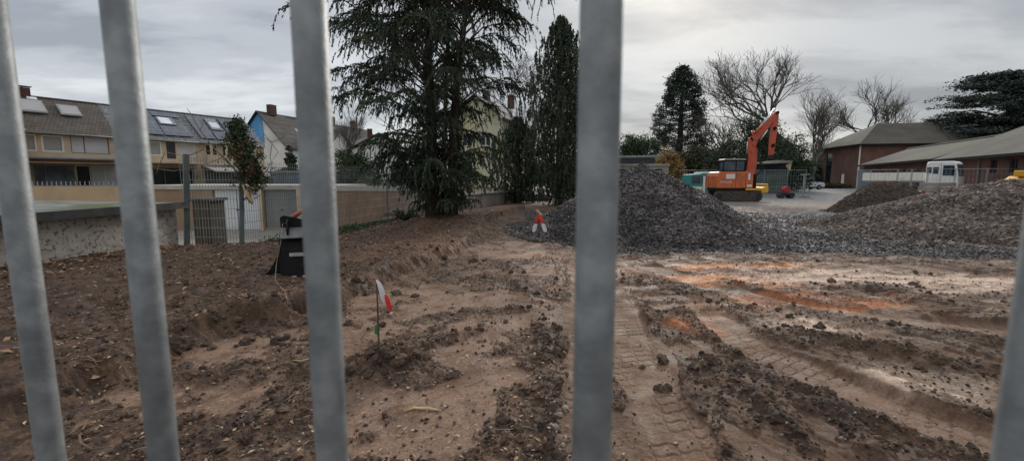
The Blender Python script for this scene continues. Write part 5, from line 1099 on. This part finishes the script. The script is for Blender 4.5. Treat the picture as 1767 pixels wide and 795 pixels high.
# open shed right of the excavator
c_ = A(1334, 340, 44); os_ = thing('open_shed', 'green slatted shed with torn pale roof right of the excavator', 'shed', (c_.x, 44, .1)); M_gs = mat('green_slats', (.075, .10, .085), .8, (.12, .14, .12), 1.2); pattern(M_gs, 's', 50, .22, .02, .5, 'XZ', .12, .3)
MB().bb(-1.9, 1.35, 0, 2.6, 0, 2.35).build('slatted_wall', M_gs, os_); MB().bb(-1.9, 1.1, -.08, 2.5, 2.36, 2.95).build('opening_shade', M_dark, os_); MB().prism([(-2.1, 2.95), (1.3, 3.08), (1.45, 3.28), (.2, 3.35), (-2.1, 3.1)], -.5, 2.9).build('roof', M_conc, os_, bevel=.03)  # shade under the shed roof is a solid dark box, not open
MB().prism([(.9, 2.8), (1.35, 2.3), (1.45, 3.2), (1.1, 3.1)], -.3, 2.7).build('gable_board', M_pale, os_)
# site fence panels
M_site = mat('site_fence_wire', (.30, .335, .36), .5, (.24, .27, .29), 2)
def site_panel(p0, p1, h_=2.0, z0=.12):
    mb = MB(); x0, y0 = p0; x1, y1 = p1; l = math.hypot(x1-x0, y1-y0); a = math.atan2(y1-y0, x1-x0); d = ((x1-x0)/l, (y1-y0)/l)
    o = thing('site_fence_panel', 'x', 'fence panel', (x0, y0, 0), a)
    fr = MB(); fr.tube([(0, 0, z0), (0, 0, z0+h_), (l, 0, z0+h_), (l, 0, z0)], .022, 8); fr.tube([(0, 0, z0+.08), (l, 0, z0+.08)], .018, 6); fr.build('frame', M_site, o)
    n = int(l/.2)
    for k in range(1, n): mb.bb(k*l/n-.004, k*l/n+.004, -.004, .004, z0+.08, z0+h_)
    for k in range(1, 6): mb.bb(0, l, -.005, .005, z0+.08+k*.34, z0+.088+k*.34)
    mb.build('wire', M_site, o); f_o = MB().prism([(-.35, 0), (.35, 0), (.30, .13), (-.30, .13)], -.11, .11); f_o.build('foot', M_conc, o, bevel=.01); return o
names = ['behind the teal van', 'behind the excavator house', 'between the excavator and the green slatted shed', 'in front of the green slatted shed', 'left of the yard opening']
pxs = [1172, 1222, 1272, 1318, 1358, 1390]
for k in range(5):
    Y0 = 41.5-.3*k; o = site_panel((A(pxs[k]+1, 330, Y0).x, Y0), (A(pxs[k+1]-1, 330, Y0-.3).x, Y0-.3), 2.3); tag(o, 'grey wire site fence panel '+names[k], group='site fence panels round the yard')
gp = thing('open_gate_panel', 'pale grey fence gate panel standing edge on at the yard entrance', 'gate panel', (A(1390, 330, 37).x, 37, .1)); mb = MB()
mb.tube([(-.22, 0, 0), (-.22, 0, 1.95)], .035, 8); mb.tube([(.25, .6, 0), (.25, .6, 1.95)], .035, 8)
for k in range(8): mb.bb(-.22+.06*k, -.18+.06*k, .08*k, .08*k+.03, .05, 1.93)
mb.bb(-.22, .25, .0, .5, 1.85, 1.93); mb.build('bars', M_site, gp); MB().box((0, .1, .0), (.8, .3, .16)).build('foot', M_conc, gp)
# white car behind
wc = thing('white_car', 'white car parked behind the gate panel at the far yard edge', 'car', (A(1388, 325, 58).x, 58, .2)); M_cw = mat('white_car_paint', (.62, .64, .64), .3)
MB().prism([(-2.1, .35), (2.1, .35), (2.15, .75), (1.9, .92), (1.2, .98), (-2.0, 1.0), (-2.15, .7)], -.85, .85).build('body', M_cw, wc, bevel=.06); MB().prism([(-1.7, .98), (1.1, .98), (.55, 1.42), (-1.3, 1.45)], -.75, .75).build('cabin', M_glz, wc, bevel=.05); MB().prism([(-1.3, 1.44), (.55, 1.42), (.4, 1.50), (-1.2, 1.51)], -.72, .72).build('roof', M_cw, wc, bevel=.02)
for x_ in (-1.35, 1.35):
    for yy in (-.8, .8): w_ = MB().cyl((x_, yy, .32), .32, .2, 'Y', 18).build('wheel', M_rubber, wc, bevel=.03); MB().cyl((x_, yy*1.13, .32), .18, .03, 'Y', 12).build('rim', M_grey, w_)
# small red roller
M_rd = mat('red_paint', (.42, .03, .03), .5, (.34, .025, .03), 3)
rr_ = thing('small_roller', 'small red and black compactor standing right of the excavator', 'compactor', (A(1356, 333, 36).x, 36, .05))
rr_.scale = (.8, .8, .85)
MB().prism([(-.35, .55), (.25, .55), (.32, .85), (.1, 1.15), (-.2, 1.15), (-.38, .9)], -.3, .3).build('engine', M_rd, rr_, bevel=.05)
for x_ in (-.5, .45): MB().cyl((x_, 0, .26), .26, .8, 'Y', 18).build('drum', M_trk, rr_, bevel=.02)
MB().bb(-.7, .65, -.45, .45, .30, .52).build('chassis', M_rubber, rr_, bevel=.02); MB().tube([(.2, 0, .9), (.7, 0, 1.1), (.85, 0, 1.0)], .03, 8).build('handle', M_rubber, rr_, smooth=True)
MB().tube([(-.2, .1, 1.1), (-.2, .1, 1.3)], .03, 6).build('exhaust', M_rubber, rr_)
# ------------------------------------------------------------------ brick buildings on the right
M_brick = mat('red_brick', (.215, .110, .082), .9, (.165, .085, .065), .8, dirt=((.13, .07, .055), .35, .5, .8)); pattern(M_brick, 'b', .24, .08, .006, .85, 'ANY', .14, .25)
M_roof = mat('weathered_roof', (.068, .060, .046), .9, (.100, .088, .064), .35, dirt=((.085, .095, .045), .16, .55, .75), bump=.01, bscale=6); pattern(M_roof, 't', .3, .22, .02, .7, 'ANY', .12, .15)
hl = thing('brick_hall', 'two storey red brick hall with grey green hipped roof and white corner downpipe', 'building', (49, 62, 0), math.atan2(-2.4, 14.0))
L1, D1, he, hr = 17.0, 12.0, 6.45, 9.9
mb = MB(); facade(mb, 0, L1, 0, he, [(8, 9, 2.4, 3.6)]); mb.add([(L1, 0, 0), (L1, D1, 0), (L1, D1, he), (L1, 0, he), (0, D1, 0), (0, D1, he)], [(0, 1, 2, 3), (1, 4, 5, 2)])
fa = MB(); facade(fa, 0, D1, 0, he, [(3.2, 4.9, .8, 5.6), (7.6, 8.6, .1, 2.4), (1.3, 2.2, .1, 2.4)]); mb.add([(-0.0+v[1], D1-v[0], v[2]) for v in fa.v], fa.f); mb.build('wall', M_brick, hl)
for a, b_, c, d_, m_ in ((3.2, 4.9, .8, 5.6, M_dark), (7.6, 8.6, .1, 2.4, M_lbl), (1.3, 2.2, .1, 2.4, M_lbl)): MB().bb(.10, .14, D1-b_+.05, D1-a-.05, c, d_).build('window' if m_ is M_dark else 'door', m_, hl)
ov = .6; mb = MB(); e = [(-ov, -ov, he-.1), (L1+ov, -ov, he-.1), (L1+ov, D1+ov, he-.1), (-ov, D1+ov, he-.1), (5.2, D1/2, hr), (L1-3.6, D1/2, hr)]
mb.add(e, [(0, 1, 5, 4), (1, 2, 5), (2, 3, 4, 5), (3, 0, 4), (3, 2, 1, 0)]); mb.build('roof', M_roof, hl)
MB().bb(-ov, L1+ov, -ov-.12, -ov, he-.22, he-.02).build('gutter', M_blk, hl); MB().bb(-ov-.12, -ov, -ov, D1+ov, he-.22, he-.02).build('gutter', M_blk, hl)
MB().tube([(-.12, -.12, 0), (-.12, -.12, he-.2)], .09, 8).build('downpipe', M_lbl, hl)
wa = math.atan2(-27, -12)   # wing runs towards the viewer
def wing(name, lab, p, l, dep, ze, zr, ops, z0=0):
    o = thing(name, lab, 'building', (*p, z0), wa); mb = MB(); facade(mb, 0, l, 0, ze, [q[:4] for q in ops]); mb.add([(0, 0, 0), (0, dep, 0), (0, dep, ze), (0, dep/2, zr), (0, 0, ze)], [(4, 3, 2, 1, 0)]); mb.add([(l, 0, 0), (l, dep, 0), (l, dep, ze), (l, dep/2, zr), (l, 0, ze)], [(0, 1, 2, 3, 4)])
    mb.build('wall', M_brick, o); rd = (zr-ze)/(dep/2); gable_roof(-.2, l+.1, -.5, dep/2, dep+.4, ze-.5*rd+.08, zr+.08, .14).build('roof', M_roof, o); MB().bb(-.2, l+.1, -.62, -.5, ze-.5*rd-.1, ze-.5*rd+.06).build('gutter', M_blk, o)
    for q in ops: window(o, *q[:4], M_frb, M_dark if len(q) < 5 else M_lbl, fw=.06, mull=((q[0]+q[1])/2,) if q[1]-q[0] < 1.6 else ())
    return o
M_frb = mat('dark_frame', (.06, .05, .045), .6)
wing('brick_wing', 'low long red brick wing with grey roof joining the brick hall', (41.6, 52), 18.4, 8.0, 3.35, 4.9, [(1, 1.9, 1.2, 2.3), (3.2, 4.2, 1.2, 2.4), (6, 7, 1.2, 2.4), (9, 9.9, .2, 2.4), (11.5, 13, 1.0, 2.5), (14.5, 15.8, 1.0, 2.5)])
o = wing('brick_wing', 'nearer low red brick wing with taller grey roof running out at the right edge', (34.2, 35.3), 19, 10.2, 3.3, 5.65, [(1.2, 1.6, 1.8, 2.6), (2.6, 3.0, 1.8, 2.6), (7.2, 7.9, 2.0, 2.85), (9.2, 10, 2.0, 2.85), (12, 13, 2.0, 2.85)])
MB().tube([(6.1, -.1, 0), (6.1, -.1, 2.9), (5.8, -.5, 3.1)], .05, 8).build('downpipe', M_zinc, o)
# flatbed truck
M_tw_ = mat('truck_white', (.80, .79, .76), .4, (.72, .71, .68), .8); M_crm = mat('cream_side', (.80, .77, .66), .6, (.76, .72, .61), .6, dirt=((.35, .31, .25), 1.2, .55, .8))
tk_ = thing('flatbed_truck', 'white flatbed truck with cream drop sides parked before the brick wing', 'truck', (A(1567, 330, 31).x, 31, 0), R(-55)); tk_.scale = (.76, .80, .96)
MB().bb(-3.15, 1.25, -1.15, 1.15, .95, 1.12).build('chassis', M_blk, tk_, bevel=.02)
for a, b_ in ((-3.15, -1.72), (-1.69, -.25), (-.22, 1.22)): MB().bb(a, b_, -1.2, -1.15, 1.55, 2.15).build('drop_side', M_crm, tk_, bevel=.01, label=None)
MB().bb(-3.15, 1.22, 1.15, 1.2, 1.55, 2.15).build('far_side', M_crm, tk_); MB().bb(-3.15, 1.22, -1.15, 1.15, 1.42, 1.55).build('bed', M_grey, tk_); MB().bb(-3.2, -3.15, -1.2, 1.2, 1.55, 2.1).build('tailgate', M_crm, tk_)
MB().bb(-1.1, -.6, -1.1, -.6, 2.15, 2.32).build('lamp', mat('orange_lamp', (.6, .2, .03), .5), tk_) if False else None
cb_t = MB().prism([(1.32, .75), (3.35, .75), (3.45, 1.3), (3.38, 2.0), (3.20, 2.80), (3.0, 2.90), (1.5, 2.90), (1.32, 2.78)], -1.12, 1.12).build('cab', M_tw_, tk_, bevel=.07)
MB().bb(1.38, 1.70, -1.135, -1.10, 2.1, 2.5).build('side_window', M_glz, cb_t); MB().bb(1.78, 2.15, -1.135, -1.10, 2.05, 2.5).build('side_window', M_glz, cb_t); MB().prism([(2.42, 1.92), (3.22, 1.92), (3.10, 2.62), (2.42, 2.62)], -1.135, -1.10).build('door_window', M_glz, cb_t)
MB().bb(2.28, 2.31, -1.13, -1.10, .9, 2.8).build('door_gap', M_grey, cb_t); MB().prism([(3.36, 1.9), (3.42, 1.9), (3.26, 2.68), (3.20, 2.68)], -1.0, 1.0).build('windscreen', M_glz, cb_t); MB().bb(3.05, 3.15, -1.4, -1.25, 1.9, 2.5).build('mirror', M_blk, cb_t, bevel=.02)
for x_ in (-2.2, 2.6):
    for yy in (-1.0, 1.0): w_ = MB().cyl((x_, yy, .48), .48, .3, 'Y', 22).build('wheel', M_rubber, tk_, bevel=.04); MB().cyl((x_, yy*1.16, .48), .25, .03, 'Y', 14).build('rim', M_grey, w_)
MB().bb(3.4, 3.5, -1.05, 1.05, .6, .95).build('bumper', M_grey, tk_, bevel=.03)
# fence line before the truck
spx = [1480, 1546, 1570, 1598, 1645, 1700, 1765]
lab2 = ['left of the soil heap top', 'before the cream truck bed, third from the left', 'before the middle of the truck bed', 'before the truck cab', 'right of the truck cab', 'at the right edge before the near brick wing']
for k in range(6):
    if k == 0: pa, pb_ = A(1500, 330, 30), A(1545, 330, 28.6)
    else: pa, pb_ = A(spx[k]+1, 330, 28.6-.5*(k-1)), A(spx[k+1]-1, 330, 28.6-.5*k)
    o = site_panel((pa.x, pa.y), (pb_.x, pb_.y), 2.1, .14); tag(o, 'grey wire site fence panel '+lab2[k], group='site fence panels round the yard')
sc = thing('sheeted_panel', 'pale blue grey slatted fence panel standing against the hall corner', 'fence panel', (A(1489, 330, 45).x, 45, .05)); mb = MB(); mb.tube([(-.66, 0, 0), (-.66, 0, 2.45), (.7, 0, 2.45), (.7, 0, 0)], .05, 8); mb.build('frame', M_site, sc); mb = MB()
for k in range(14): mb.bb(-.60+k*.093, -.53+k*.093, -.01, .02, .1, 2.4)
mb.build('slats', mat('slat_grey', (.25, .29, .33), .6), sc)
# barrier, rubble container, yellow machine
br_ = thing('barrier_light', 'low red and white construction barrier between the soil heap and rubble pile', 'barrier', (A(1577, 335, 24.5).x, 24.5, 0))
MB().prism([(-.55, .0), (.55, .0), (.45, .35), (-.45, .35)], -.2, .2).build('base', M_trk, br_, bevel=.03); MB().bb(-.5, -.1, -.06, .06, .72, .98).build('red_board', M_rd, br_); MB().bb(-.1, .35, -.06, .06, .72, .98).build('white_board', M_lbl, br_); MB().bb(.35, .6, -.06, .06, .72, .98).build('red_board', M_rd, br_)
for x_ in (-.4, .5): MB().bb(x_-.03, x_+.03, -.03, .03, .3, .75).build('leg', M_blk, br_)
sl_ = thing('concrete_slabs', 'stack of pale concrete slabs in front of the truck cab', 'slab stack', (A(1612, 330, 26.5).x, 26.5, 0))
for k in range(5): MB().box((.04*k, 0, .22+.27*k), (1.6-.06*k, 1.0, .23), rz=.04*k).build('slab', M_conc, sl_, bevel=.015)
MB().bb(-.6, -.5, -.4, .4, 0, .1).build('bearer', M_stk, sl_); MB().bb(.5, .6, -.4, .4, 0, .1).build('bearer', M_stk, sl_)
ym = thing('yellow_machine', 'yellow site machine peeking over the rubble pile at the right edge', 'machine', (A(1757, 330, 22).x, 22, 0))
MB().prism([(-.35, .5), (1.6, .5), (1.6, 1.78), (.1, 1.78), (-.1, 1.62), (-.35, 1.60)], -.6, .6).build('body', M_yel2, ym, bevel=.05); MB().bb(-.15, .12, -.3, .2, 1.75, 2.05).build('lamp_housing', M_yel2, ym, bevel=.04); MB().bb(-.05, .05, -.32, -.29, 1.80, 2.0).build('lamp', M_blk, ym)
for x_ in (0, 1.2): MB().cyl((x_, -.6, .4), .4, .25, 'Y').build('wheel', M_rubber, ym, bevel=.03)
MB().cyl((-.28, -.5, 1.62), .05, .15, 'Z').build('filler_cap', M_blk, ym)
